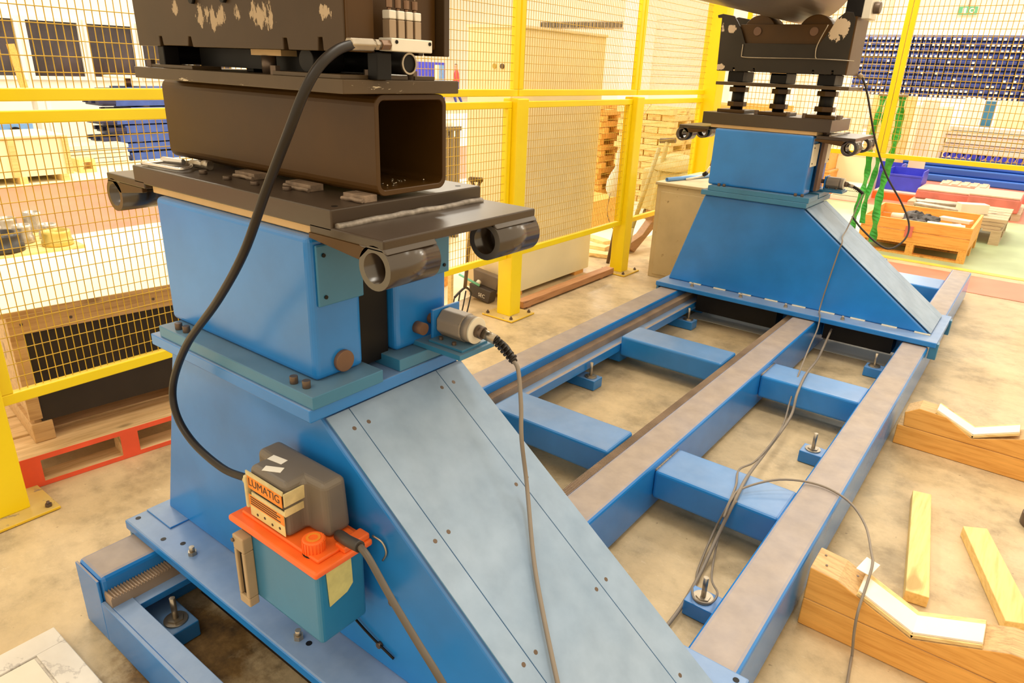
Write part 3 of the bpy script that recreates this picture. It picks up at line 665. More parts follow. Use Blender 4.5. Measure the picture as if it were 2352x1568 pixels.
MB().box(-1.080, -1.035, 4.64, 4.80, 1.985, 2.20).build('sensor_plate', 'alu', FH, bevel=.004)
MB().cyl((-1.035, 4.70, 2.045), (-1.0, 4.70, 2.045), .032, 20).build('sensor_knob', 'bolt', FH, bevel=.004)
MB().cyl((-1.10, 4.95, 1.69), (-1.075, 4.95, 1.675), .016, 14).build('cable_gland', 'gauge', FH)
# ------------------------------------------------------------------ steel pipe lying on both heads
tag(MB().tube((-1.50, .45, 2.262), (-1.50, 5.0, 2.262), .28, .262, 64).build('steel_pipe', 'pipe'), 'large dull steel pipe resting on the roller heads', 'pipe')
# ------------------------------------------------------------------ encoder on its bracket
def encoder(dy, label, near):
    e = thing('rotary_encoder', label, 'encoder', (-1.13, 1.25 + dy, .9385), group='rotary encoders on the flanges')
    Y = lambda y: y + dy
    MB().box(-1.222, -1.040, Y(1.182), Y(1.318), .9385 + .032, .9385 + .046).build('bracket', 'teal', e, bevel=.002)
    p2 = MB().box(-1.165, -1.050, Y(1.20), Y(1.30), .9845, .991).build('base_plate', 'teal', e, bevel=.001)
    for x, y in ((-1.09, 1.215), (-1.07, 1.285), (-1.14, 1.22)):
        m = MB(); hexhead(m, (x, Y(y), .991), .006, .008); m.build('hex_bolt', 'bolt', p2)
    MB().box(-1.172, -1.164, Y(1.215), Y(1.318), .985, 1.066).build('mount_plate', 'blue', e, bevel=.002)
    zc, yc = 1.026, 1.262
    oct_ = [(yc + dy + .039 * math.cos(math.radians(22.5 + 45 * k)), zc + .039 * math.sin(math.radians(22.5 + 45 * k))) for k in range(8)]
    MB().prism(oct_, 'x', -1.163, -1.082).build('body', 'encgrey', e, bevel=.004)
    MB().cyl((-1.082, Y(yc), zc), (-1.06, Y(yc), zc), .036, 24, r2=.034).build('end_bell', 'encgrey', e)
    MB().cyl((-1.06, Y(yc), zc), (-1.054, Y(yc), zc), .035, 28).build('end_ring', 'offwhite', e, bevel=.001)
    MB().cyl((-1.22, Y(yc - .02), zc + .005), (-1.172, Y(yc - .02), zc + .005), .014, 16).build('shaft', 'bronze', e)
    c = MB().cyl((-1.054, Y(yc), zc), (-1.035, Y(yc + .002), zc - .003), .017, 16).build('connector', 'bolt', e)
    MB().cyl((-1.035, Y(yc + .002), zc - .003), (-1.0, Y(yc + .008), zc - .012), .013, 16).build('connector_sleeve', 'steel', c)
    m = MB().sweep([(-1.0, Y(yc + .008), zc - .012), (-.97, Y(yc + .010), zc - .024), (-.93, Y(yc - .004), zc - .048)], .009, 10, 5)
    for k in range(7):
        f = k / 6; a = Vector((-1.0, Y(yc + .008), zc - .012)).lerp(Vector((-.94, Y(yc), zc - .042)), f)
        m.cyl(a, a + Vector((.0035, 0, -.002)), .0125, 12)
    m.build('strain_relief', 'hose', c)
    return e
encoder(0, 'grey rotary encoder on a bracket of the near carriage, cable plugged in', True)
encoder(FD, 'grey rotary encoder on the far carriage flange', False)
# ------------------------------------------------------------------ grease pump on the wedge
P = thing('grease_pump', 'small blue and orange grease pump with a grey cover on the near carriage', 'pump', (-1.16, .77, .445))
tank = MB().box(-1.300, -1.012, .702, .832, .445, .640).build('tank', 'tank_blue', P, bevel=.010, seg=3)
MB().box(-1.25, -1.06, .832, .858, .50, .60).build('mount_bracket', 'teal', P)
lid = MB().box(-1.322, -.998, .688, .846, .640, .657).build('lid', 'orange', P, bevel=.006, seg=3)
MB().box(-1.30, -1.02, .712, .83, .657, .666).build('lid_step', 'orange', lid, bevel=.003)
# tee-shaped cover: a wide back bar and a front nose, narrowing upwards
def taper(poly, z0, z1, k, cx, cy):
    m = MB(); n = len(poly)
    vs = [(x, y, z0) for x, y in poly] + [(cx + (x - cx) * k, cy + (y - cy) * k, z1) for x, y in poly]
    return m.add(vs, [(i, (i + 1) % n, n + (i + 1) % n, n + i) for i in range(n)] + [tuple(reversed(range(n))), tuple(range(n, 2 * n))])
poly = [(-1.268, .716), (-1.126, .716), (-1.126, .768), (-1.058, .772), (-1.058, .838), (-1.318, .838), (-1.318, .772), (-1.268, .768)]
cover = taper(poly, .666, .800, .94, -1.19, .79).build('motor_cover', 'greyplastic', P, bevel=.014, seg=4)
# labels and tape on the nose
MB().box(-1.264, -1.136, .7140, .7155, .744, .779).build('name_label', 'labelorange', P)
text_mesh('LUMATIG', 'name_lettering', 'ink', P, (-1.260, .7136, .7530), (1, 0, 0), (0, 0, 1), .0195, .0002)
lb = MB().box(-1.262, -1.132, .7135, .7148, .672, .728).build('data_label', 'labelcream', P)
MB().box(-1.262, -1.132, .7128, .7136, .700, .728).build('data_label_band', 'labelorange', P)
for k in range(4): MB().box(-1.256, -1.145 - .012 * (k % 2), .7122, .7129, .704 + k * .006, .7065 + k * .006).build('print_line', 'ink', lb)
for k in range(4): MB().cyl((-1.235 + k * .028, .7136, .682 + .004 * (k % 2)), (-1.235 + k * .028, .7128, .682 + .004 * (k % 2)), .0035, 10).build('print_dot', 'ink', lb)
MB().box(-1.25, -1.126, .7125, .7150, .728, .738).build('tape', 'tape', P)
MB().box(-1.1275, -1.1255, .7135, .762, .726, .744).build('tape', 'tape', P)
MB().box(-1.266, -1.13, .7128, .7160, .778, .788).build('tape', 'tape', P)
MB().box(-1.1275, -1.1245, .7135, .770, .752, .784).build('tape', 'tape', P)
MB().box(-1.272, -1.262, .708, .735, .690, .775).build('tape', 'tape', P, bevel=.004)
for c, r in (((-1.232, .775), .15), ((-1.205, .745), .5)):
    MB().box(c[0] - .022, c[0] + .022, c[1] - .010, c[1] + .010, .8002, .8008, rz=r).build('sticker', 'paper', cover)
cap = MB().cyl((-1.062, .735, .657), (-1.062, .735, .693), .024, 28).build('filler_cap', 'orange', P, bevel=.003)
m = MB()
for k in range(22):
    a = 2 * math.pi * k / 22; m.box(-1.062 + .0235 * math.cos(a) - .002, -1.062 + .0235 * math.cos(a) + .002, .735 + .0235 * math.sin(a) - .002, .735 + .0235 * math.sin(a) + .002, .662, .690, rz=a)
m.build('cap_ribs', 'orange', cap)
MB().tube((-1.062, .735, .693), (-1.062, .735, .6942), .016, .010, 20).build('cap_ring', 'labelorange', cap)
MB().cyl((-1.062, .735, .6525), (-1.062, .735, .660), .0255, 28).build('cap_seal', 'blackdeep', cap)
g = MB(); g.box(-1.292, -1.250, .676, .702, .430, .455).box(-1.292, -1.250, .676, .702, .585, .625).box(-1.292, -1.282, .676, .702, .455, .585).box(-1.262, -1.250, .676, .702, .455, .585)
g = g.build('level_gauge', 'gauge', P, bevel=.003)
MB().box(-1.282, -1.262, .684, .701, .455, .585).build('gauge_glass', 'blackdeep', g)
MB().cyl((-1.288, .676, .61), (-1.288, .672, .61), .005, 10).build('screw', 'bolt', g)
MB().box(-1.036, -1.004, .770, .842, .657, .672).build('plug_socket', 'orange', P, bevel=.003)
pl_ = MB().sweep([(-1.045, .79, .675), (-1.015, .775, .695), (-.98, .760, .712), (-.935, .757, .720)], .0125, 12, 5).build('cable_plug', 'cabledark', P)
MB().prism([(.722, .655), (.790, .650), (.792, .565), (.775, .550), (.727, .540)], 'x', -1.0105, -1.009).build('service_tag', 'tagyellow', P)
MB().sweep([(-1.004, .85, .66), (-.975, .852, .655), (-.965, .854, .63), (-.98, .856, .60)], .0025, 6, 4).build('pipe_loop', 'steel', P)
MB().sweep([(-1.30, .845, .452), (-1.2, .85, .42), (-1.05, .85, .36), (-.95, .852, .33)], .0035, 6, 4).build('outlet_pipe', 'blackdeep', P)
MB().cyl((-1.185, .74, .445), (-1.185, .74, .418), .009, 12).cyl((-1.185, .74, .418), (-1.185, .74, .408), .013, 6, smooth=False).build('drain_valve', 'steel', P)
MB().cyl((-1.30, .735, .742), (-1.268, .73, .735), .012, 12).build('inlet_fitting', 'tape', P)
# ------------------------------------------------------------------ hose and cables
HZ = thing('hydraulic_hose', 'thick black hose arching from the near head down to the pump', 'hose', (-1.05, .9, 1.68))
hp = [(-1.061, .905, 1.679), (-1.055, .862, 1.668), (-1.052, .82, 1.642), (-1.06, .79, 1.599), (-1.091, .77, 1.524), (-1.158, .76, 1.417), (-1.237, .75, 1.287), (-1.359, .75, 1.158), (-1.521, .75, 1.012), (-1.621, .75, .878), (-1.609, .74, .8), (-1.532, .735, .748), (-1.401, .733, .728), (-1.30, .735, .742)]
MB().sweep(hp, .0092, 12, 8).build('hose', 'hose', HZ)
MB().cyl((-1.061, .893, 1.679), (-1.064, .950, 1.680), .0125, 6, smooth=False).build('ferrule', 'steel', HZ, bevel=.002)
MB().cyl((-1.064, .950, 1.680), (-1.066, .972, 1.681), .0075, 12).cyl((-1.066, .957, 1.681), (-1.066, .965, 1.681), .0105, 6, smooth=False).build('union', 'steel', HZ)
MB().cyl((-1.066, .972, 1.681), (-1.07, .998, 1.682), .010, 6, smooth=False).build('hex_adapter', 'brassy', HZ, bevel=.001)
def cable(label, pts, r, mat='cable', cat='cable', n=8):
    return tag(MB().sweep(pts, r, n, 6).build('cable', mat), label, cat, 'loose cables')
cable('grey encoder cable falling down the sloping cover', [(-.935, 1.258, .98), (-.911, 1.25, .964), (-.876, 1.22, .892), (-.848, 1.19, .821), (-.825, 1.19, .70), (-.729, 1.093, .597), (-.651, 1.023, .539), (-.549, .941, .464), (-.47, .88, .41), (-.40, .82, .34), (-.33, .76, .285)], .0055)
mt['darkcable2'] = plain('dark_pump_cable', (0.085, 0.068, 0.052), 0.45)
cable('grey pump cable hanging before the near wedge face', [(-.935, .757, .720), (-.903, .752, .711), (-.83, .742, .659), (-.748, .732, .606), (-.67, .722, .559), (-.60, .715, .49), (-.52, .71, .38), (-.45, .70, .29), (-.38, .60, .10), (-.36, .50, .01)], .0078, 'darkcable2')
cable('thin grey cable from the far encoder across the blue cross beams', [(-.932, 4.972, .976), (-.938, 4.92, .90), (-.945, 4.80, .775), (-.935, 4.66, .748), (-.908, 4.556, .735), (-.917, 4.551, .667), (-.936, 4.551, .495), (-.95, 4.548, .346), (-.945, 4.51, .285), (-.92, 4.44, .279), (-.88, 4.25, .255), (-.84, 3.95, .235), (-.789, 3.60, .208), (-.765, 3.425, .12), (-.717, 3.147, .09), (-.698, 2.749, .11), (-.69, 2.48, .19), (-.65, 2.33, .207), (-.631, 2.20, .19), (-.66, 2.19, .07), (-.643, 2.032, .012), (-.62, 1.962, .012)], .0042)
cable('thick grey cable running along the right bay of the track', [(-.86, 4.588, .20), (-.821, 4.197, .14), (-.787, 3.95, .17), (-.755, 3.60, .210), (-.728, 3.374, .19), (-.711, 3.25, .11), (-.704, 2.888, .08), (-.64, 2.43, .205), (-.617, 2.24, .209), (-.633, 2.15, .08), (-.624, 2.002, .02), (-.607, 1.821, .02), (-.606, 1.671, .02), (-.62, 1.50, .02)], .0066)
cable('grey cable looping over the right rail to the notched timber', [(-.628, 2.17, .16), (-.628, 2.225, .208), (-.618, 2.30, .222), (-.522, 2.421, .243), (-.398, 2.49, .240), (-.285, 2.458, .236), (-.205, 2.37, .22), (-.150, 2.19, .235), (-.135, 2.12, .245), (-.130, 2.05, .222), (-.128, 1.97, .17), (-.122, 1.955, .10), (-.112, 1.96, .02), (-.109, 1.94, .009), (-.091, 1.80, .009), (-.068, 1.65, .009)], .0042)
cable('small cable loop hanging on the near right anchor stud', [(-.609, 2.23, .208), (-.63, 2.20, .15), (-.635, 2.17, .04), (-.575, 1.974, .045), (-.515, 1.86, .09), (-.515, 1.80, .09), (-.56, 1.79, .085), (-.598, 1.86, .06), (-.61, 1.93, .02)], .0038)
cable('black cable hanging in a loop from the far roller cradle', [(-1.076, 4.951, 1.676), (-1.038, 5.0, 1.584), (-.954, 5.1, 1.31), (-.862, 5.2, 1.092), (-.747, 5.3, .909), (-.67, 5.3, .774), (-.667, 5.25, .679), (-.731, 5.2, .613), (-.812, 5.17, .64), (-.93, 5.15, .73), (-1.0, 5.15, .80)], .0062, 'cabledark')
# tools left on the near plate
T = thing('socket_wrench', 'chrome socket wrench lying on the near black plate', 'wrench', (-1.82, .92, 1.3755))
MB().sweep([(-1.892, .884, 1.382), (-1.82, .890, 1.382), (-1.745, .896, 1.382), (-1.728, .905, 1.383), (-1.735, .93, 1.385), (-1.775, .955, 1.387)], .0045, 8, 5).build('bar', 'chrome', T)
MB().cyl((-1.862, .925, 1.390), (-1.795, .945, 1.390), .0095, 14, r2=.008).build('handle', 'chrome', T, bevel=.002)
MB().cyl((-1.775, .955, 1.388), (-1.725, .968, 1.388), .010, 14).cyl((-1.735, .966, 1.388), (-1.715, .972, 1.388), .012, 12).build('socket', 'steel', T)
MB().sweep([(-1.892, .884, 1.381), (-1.87, .905, 1.384), (-1.85, .925, 1.388)], .004, 8, 4).build('link', 'chrome', T)

# ================================================================== behind the fence, left
def pallet(name, label, loc, rz, L, W, H, mat, edge=None, nb=5, group='wooden pallets'):
    """local: x from -W to 0, y from 0 to L, boards along y"""
    t = thing(name, label, 'pallet', loc, rz, group, local=True)
    bw = (W - .02 * (nb - 1)) / nb
    for k in range(nb):
        x1 = -k * (bw + .02); MB().box(x1 - bw, x1, 0, L, H - .022, H).build('deck_board', mat, t, bevel=.002)
    for x1 in (0, -(W - .1) / 2, -(W - .1)):
        for y in (0, (L - .07) / 2, L - .07): MB().box(x1 - .1, x1, y, y + .07, .02, H - .022).build('block', mat, t)
        MB().box(x1 - .1, x1, 0, L, .001, .02).build('bottom_board', mat, t)
    if edge:
        MB().box(0, .003, 0, L, H - .022, H).build('painted_edge', edge, t); MB().box(0, .003, 0, L, .001, .02).build('painted_edge', edge, t)
        for y in (0, (L - .07) / 2, L - .07): MB().box(0, .003, y, y + .07, .02, H - .022).build('painted_edge', edge, t)
    return t
pallet('pallet', 'red-edged wooden pallet behind the fence under the black crate', (-2.931, .714, 0), -.118, .80, 1.1, .138, 'deck', 'redpaint')
k_ = thing('crate', 'black-sided crate with wooden battens and cream lid on the red-edged pallet', 'crate', (-2.931, .714, .139), -.118, local=True)
MB().box(-.95, -.125, .10, .84, .085, .545).build('body', 'crate', k_)
MB().box(-.125, -.118, .125, .80, .085, .470).build('front_panel', 'blackboard', k_)
for y in (.085, .79): MB().box(-.14, -.112, y, y + .045, .10, .475).build('corner_batten', 'crate', k_, bevel=.002)
MB().box(-.14, -.108, .085, .835, .470, .548).build('top_batten', 'crate', k_, bevel=.002)
for y in (.085, .76): MB().box(-.95, -.108, y, y + .075, .0, .085).build('skid', 'crate', k_, bevel=.003)
MB().box(-.97, -.095, .06, .86, .549, .572).build('lid', 'cream', k_, bevel=.002)
MB().box(-.102, -.094, .06, .86, .551, .570).build('lid_edge', 'crate', k_)
for y, z in ((.13, .512), (.30, .505), (.62, .515)): MB().cyl((-.108, y, z), (-.106, y, z), .006, 8).build('nail', 'bolt', k_)
pallet('pallet', 'pale pallet carrying machined rings on the floor beyond the fence', (-6.30, 1.42, 0), 0, .95, .95, .13, 'palepine')
def ring(x, y, r, h, mat, label, ri=.72, z=.131):
    pr = [(r * ri, 0), (r, 0), (r * 1.02, h * .1), (r, h * .35), (r * .93, h * .4), (r * .93, h * .85), (r * .9, h), (r * ri, h), (r * ri, 0)]
    tag(MB().lathe(pr, (x, y, z), 32).build('machined_ring', mat), label, 'ring', 'machined rings on the pallet')
ring(-6.52, 1.83, .165, .145, 'blackring', 'big black machined ring at the front of the ring pallet')
ring(-6.45, 2.22, .115, .12, 'brass', 'brass-coloured ring at the front corner of the ring pallet')
for x, y, r, h, lb in ((-6.78, 1.60, .11, .10, 'silver ring furthest left on the ring pallet'), (-6.92, 1.86, .13, .12, 'silver ring behind the big black ring'), (-6.70, 2.06, .075, .15, 'small tall silver ring between black and brass rings'), (-6.75, 2.27, .075, .12, 'small silver ring behind the brass ring'), (-7.12, 2.08, .09, .14, 'silver ring in the back row of the ring pallet'), (-7.1, 2.28, .08, .17, 'tall silver ring at the back right of the ring pallet'), (-7.13, 1.66, .09, .10, 'silver ring at the back left of the ring pallet')):
    ring(x, y, r, h, 'silver', lb)
c = thing('crate', 'yellow plywood crate on skids near the window wall', 'crate', (-10.9, 3.3, 0))
MB().box(-11.5, -10.58, 2.6, 4.00, .09, .58).build('body', 'beige', c)
for y in (2.6, 3.30, 3.93): MB().box(-10.58, -10.55, y, y + .07, .09, .58).build('batten', 'palepine', c)
MB().box(-11.5, -10.55, 2.6, 4.0, .58, .60).build('lid', 'cream', c)
for y in (2.7, 3.35, 3.85): MB().box(-11.5, -10.55, y, y + .09, 0, .09).build('skid', 'palepine', c)
for k in range(5):
    o = MB().box(-12.1, -11.6 + .02 * (k % 2), 4.3 + .03 * (k % 3), 5.25 - .03 * (k % 2), .002 + k * .066, .058 + k * .066).build('panel_board', 'offwhite', bevel=.002)
    tag(o, 'grey-white board in the low stack beside the plywood crate, number %s from the floor' % ('one', 'two', 'three', 'four', 'five')[k], 'board', 'low stack of grey-white boards')
tag(MB().box(-11.35, -11.1, 4.30, 4.52, 0, .05).box(-11.35, -11.1, 4.30, 4.35, .05, .15).box(-11.35, -11.1, 4.47, 4.52, .05, .15).box(-11.35, -11.1, 4.30, 4.52, .15, .19).build('pallet_collar', 'palepine'), 'small wooden pallet end beside the grey-white boards', 'pallet')
# stack of blue profiles with dark notched ends
lay = [(5.20, .02), (5.12, .17), (5.06, .31), (5.18, .45), (5.05, .59), (5.32, .73), (5.08, .87), (5.30, 1.03)]
word = ('lowest', 'second lowest', 'third', 'fourth', 'fifth', 'sixth', 'second highest', 'topmost')
for k, (y0, z0) in enumerate(lay):
    t = thing('blue_profile', 'blue steel profile with dark notched end, %s of its stack by the window wall' % word[k], 'steel profile', (-12.3, y0, z0 - .02), group='stacked blue profiles')
    MB().box(-12.6, -12.0, y0 + .25, y0 + 2.6, z0 - .018, z0 + .10).build('body', 'midblue', t)
    m = MB()
    for j in range(5):
        m.box(-12.56 + j * .13, -12.50 + j * .13, y0 + .03 * (j % 2), y0 + .26, z0 + .015, z0 + .075)
    m.box(-12.6, -12.0, y0 + .06, y0 + .26, z0 - .018, z0 + .012).build('notched_end', 'navy', t)
    if k < 7: MB().box(-12.5, -12.1, y0 + .5, y0 + .6, z0 + .10, lay[k + 1][1] - .018).build('spacer', 'palepine', t)
# bench and things by the windows
t = thing('workbench', 'pale workbench with blue edge below the left windows', 'bench', (-12.6, 3.9, 0))
MB().box(-12.9, -12.3, 3.0, 4.55, .98, 1.03).build('top', 'pinkwhite', t); MB().box(-12.3, -12.285, 3.0, 4.55, .985, 1.02).build('edge', 'lightblue', t)
for y in (3.05, 4.47):
    for x in (-12.88, -12.37): MB().box(x, x + .06, y, y + .06, 0, .98).build('leg', 'white', t)
MB().box(-12.88, -12.32, 3.05, 4.5, .28, .31).build('shelf', 'offwhite', t)
tag(MB().bar((-12.5, 4.29, 1.031), (-12.5, 4.22, 1.70), .10, .03, (1, 0, 0)).build('plank', 'pine'), 'brown plank standing on the workbench by the windows', 'plank')
t = thing('blue_machine', 'light blue machine box on the shelf of the workbench', 'machine', (-12.5, 3.9, .31))
MB().box(-12.8, -12.35, 3.55, 4.25, .31, .62).build('body', 'lightblue', t, bevel=.02); MB().box(-12.36, -12.33, 3.62, 3.8, .36, .58).build('cover', 'offwhite', t); MB().cyl((-12.35, 4.0, .47), (-12.32, 4.0, .47), .09, 20).build('dial', 'blackdeep', t)
t = thing('round_table_top', 'white round table top lying on the stack of blue profiles', 'table top', (-12.3, 5.72, 1.131))
MB().cyl((-12.3, 5.72, 1.265), (-12.3, 5.72, 1.30), .34, 40).build('disc', 'pinkwhite', t, bevel=.006); MB().cyl((-12.3, 5.72, 1.132), (-12.3, 5.72, 1.265), .05, 16).build('hub', 'brassy', t)
tag(MB().box(-11.9, -11.5, 3.75, 4.1, 1.031 - 1.031, .25).build('lilac_box', 'purple', bevel=.01), 'lilac box on the floor beside the workbench', 'box')
# ================================================================== behind the fence, middle
t = thing('tall_cabinet', 'tall smooth beige cabinet with two locks behind the fence, timber in front', 'cabinet', (-3.26, 4.57, 0))
MB().box(-3.47, -3.05, 3.99, 5.17, .03, 1.90).build('body', 'beige', t, bevel=.004); MB().box(-3.48, -3.04, 3.98, 5.18, 1.90, 1.92).build('lid', 'cream', t)
MB().box(-3.455, -3.065, 3.978, 3.99, .06, 1.88).build('door', 'beige2', t, bevel=.003)
for x_, m_ in ((-3.214, 'brass'), (-3.146, 'bolt')): MB().cyl((x_, 3.978, 1.658), (x_, 3.97, 1.658), .017, 16).build('lock', m_, t)
for y in (4.05, 4.95): MB().box(-3.47, -3.05, y, y + .14, 0, .03).build('skid', 'pine', t)
tag(MB().box(-2.89, -2.81, 3.885, 5.205, .0155, .065).box(-2.88, -2.82, 3.95, 4.0, 0, .016).box(-2.88, -2.82, 5.0, 5.05, 0, .016).build('floor_timber', 'redwood', bevel=.003), 'reddish timber lying along the fence line below the beige cabinet', 'timber')
t = thing('slatted_cage', 'dark grey slatted cage with white goods on top behind the fence', 'cage', (-5.0, 4.9, 0))
for k in range(9): MB().box(-4.72, -4.70, 4.55 + k * .088, 4.60 + k * .088, .10, 1.08).build('slat', 'cageg', t)
MB().box(-5.3, -4.72, 4.55, 5.30, .06, .10).build('floor_plate', 'cageg', t); MB().box(-5.3, -4.72, 4.56, 5.29, .10, 1.0).build('goods', 'greywood', t); MB().box(-5.28, -4.74, 4.58, 5.27, 1.0, 1.18).build('wrapped_goods', 'paper', t, bevel=.05)
for y in (4.56, 5.24): MB().box(-5.3, -4.70, y, y + .05, 0, .06).build('runner', 'cageg', t)
MB().box(-4.73, -4.695, 4.53, 5.32, 1.06, 1.10).build('top_bar', 'cageg', t)
t = thing('wooden_box', 'brown wooden box on the floor behind the garden fork', 'box', (-3.95, 3.75, 0))
for k in range(3): MB().box(-4.3, -3.62, 3.45, 3.96, .02 + k * .2, .21 + k * .2).build('side_board', 'pine', t, bevel=.003)
MB().box(-3.62, -3.60, 3.55, 3.62, .02, .61).build('cleat', 'pine', t); MB().box(-3.62, -3.60, 3.85, 3.92, .02, .61).build('cleat', 'pine', t); MB().box(-4.3, -3.62, 3.45, 3.96, 0, .02).build('bottom', 'pine', t)
f = thing('garden_fork', 'dark garden fork leaning behind the fence, tines down', 'garden fork', (-2.96, 3.36, 0))
MB().sweep([(-2.95, 3.487, .92), (-2.955, 3.44, .58), (-2.96, 3.405, .25)], .013, 10, 4).build('shaft', 'forkwood', f)
MB().cyl((-2.95, 3.43, .975), (-2.95, 3.545, .96), .016, 12).bar((-2.95, 3.487, .90), (-2.95, 3.44, .97), .014, .014).bar((-2.95, 3.487, .90), (-2.95, 3.54, .955), .014, .014).build('grip', 'forkwood', f)
MB().sweep([(-2.96, 3.30, .205), (-2.96, 3.36, .235), (-2.96, 3.41, .25), (-2.96, 3.45, .225), (-2.96, 3.475, .195)], .008, 8, 4).build('head', 'blackring', f)
for y in (3.30, 3.355, 3.415, 3.475): MB().sweep([(-2.96, y, .205 + .02 * (3.33 < y < 3.45)), (-2.958, y - .03, .12), (-2.955, y - .075, .004)], .005, 6, 4).build('tine', 'blackring', f)
tr = thing('tray', 'black plastic tray standing on edge beside the yellow post', 'tray', (-3.15, 3.9, 0))
q_ = [(-3.285, .225), (-3.03, .195), (-3.085, .004), (-3.275, .03)]
MB().prism([(-3.275, .030), (-3.09, .004), (-3.065, .10), (-3.28, .125)], 'y', 3.82, 3.90).build('front', 'traydark', tr, bevel=.006)
MB().prism([(-3.28, .125), (-3.06, .10), (-3.03, .20), (-3.285, .228)], 'y', 3.87, 3.93).build('back', 'traygrey', tr, bevel=.006)
text_mesh('SEC', 'lettering', 'paper', tr, (-3.19, 3.8192, .045), (1, 0, -.12), (0.12, 0, 1), .028, .0003)
MB().cyl((-3.20, 3.82, .135), (-3.20, 3.845, .15), .018, 12).build('cap', 'paper', tr)
tag(MB().cyl((-3.32, 3.75, .20), (-3.16, 3.80, .135), .009, 10).build('brush_handle', 'mint'), 'mint green brush handle leaning on the black tray', 'handle')
tag(MB().bar((-2.90, 3.19, .002), (-2.90, 3.195, .43), .022, .03, (1, 0, 0)).build('stick', 'palepine'), 'pale wooden stick upright beside the garden fork', 'stick')
# stacks of slats
ORD = ('first', 'second', 'third', 'fourth', 'fifth', 'sixth', 'seventh', 'eighth', 'ninth', 'tenth', 'eleventh', 'twelfth', 'thirteenth', 'fourteenth', 'fifteenth', 'sixteenth')
def slat_stack(x0, x1, y0, y1, n, th, mat, name, lab, grp):
    for k in range(n):
        z0 = k * th; j = .03 * ((k * 7) % 3 - 1)
        t = thing(name, lab % ORD[k], 'slat layer', ((x0 + x1) / 2, (y0 + y1) / 2, z0), group=grp)
        w_ = (x1 - x0) / 4
        if k % 2 == 0:
            for i in range(4): MB().box(x0 + i * w_ + .012, x0 + (i + 1) * w_ - .012, y0 + j, y1 + j, z0 + .002, z0 + th - .004).build('slat', mat, t)
        else:
            for i in range(3): MB().box(x0 + j, x1 + j, y0 + i * (y1 - y0 - .12) / 2, y0 + i * (y1 - y0 - .12) / 2 + .12, z0 + .002, z0 + th - .004).build('slat', mat, t)
slat_stack(-4.85, -4.02, 8.7, 9.6, 16, .077, 'palepine0', 'slat_layer', '%s layer from the floor in the pale slat stack left of the corner post', 'pale slat stack')
slat_stack(-4.35, -3.35, 10.4, 11.5, 16, .08, 'pine', 'slat_layer', '%s layer from the floor in the brown slat stack behind the corner post', 'brown slat stack')
slat_stack(-5.95, -5.02, 8.6, 9.5, 16, .078, 'orangewood', 'slat_layer', '%s layer from the floor in the orange slat stack beside the beige cabinet', 'orange slat stack')
t = thing('covered_trolley', 'pale olive trolley with a rounded cover and slanted handle behind the fence', 'trolley', (-3.55, 7.9, 0))
MB().box(-3.88, -3.28, 7.65, 8.15, .12, .60).build('body', 'olive', t, bevel=.03); MB().lathe([(.30, 0), (.31, .05), (.24, .13), (.1, .17), (.001, .18)], (-3.55, 7.9, .60), 24).build('cover', 'olive', t)
MB().sweep([(-3.72, 7.66, .10), (-3.66, 7.66, .5), (-3.60, 7.66, .93)], .028, 10, 3).build('handle', 'olive', t); MB().cyl((-3.69, 7.66, .93), (-3.50, 7.66, .95), .03, 10).build('grip', 'traydark', t)
for x in (-3.8, -3.36):
    for y in (7.72, 8.08): MB().cyl((x - .02, y, .06), (x + .02, y, .06), .06, 14).build('wheel', 'blackring', t)
t = thing('white_bag', 'white bag hanging on the fence line beside the yellow post', 'bag', (-3.2, 5.80, .56))
MB().lathe([(.001, 0), (.06, .01), (.088, .07), (.085, .14), (.05, .22), (.018, .27), (.012, .42), (.001, .42)], (-3.2, 5.80, .56), 16).build('sack', 'paper', t)
MB().sweep([(-3.2, 5.80, .97), (-3.05, 5.78, 1.2), (-2.88, 5.76, 1.43)], .004, 6, 4).build('cord', 'paper', t)
MB().sweep([(-3.2, 5.72, .60), (-3.2, 5.70, .40), (-3.15, 5.85, .2), (-3.1, 5.95, .28), (-3.15, 5.84, .57)], .004, 6, 4).build('cord', 'cable', t)
tag(MB().prism([(5.90, .10), (6.05, .004), (6.5, .22), (6.47, .36), (6.36, .38), (6.38, .27), (6.2, .16)], 'x', -3.14, -3.06).build('curved_board', 'bracing', bevel=.005), 'dark curved board lying behind the fence below the bar', 'board')
for k, (x, y, r, l, lb) in enumerate(((-3.5, 5.6, .3, .9, 'front'), (-3.7, 5.9, .1, .8, 'middle'), (-3.9, 6.3, -.3, 1.0, 'rear'))):
    tag(MB().box(x - l / 2, x + l / 2, y - .06, y + .06, .002, .04, rz=r).build('floor_board', 'palepine0', bevel=.003), 'loose board on the floor behind the second yellow post, %s one of three' % lb, 'board', 'loose boards behind the fence')
tag(MB().box(-4.4, -3.9, 6.6, 7.2, 0, .32).build('orange_box', 'orangewood', bevel=.01), 'orange wooden box on the floor behind the white bag', 'box')
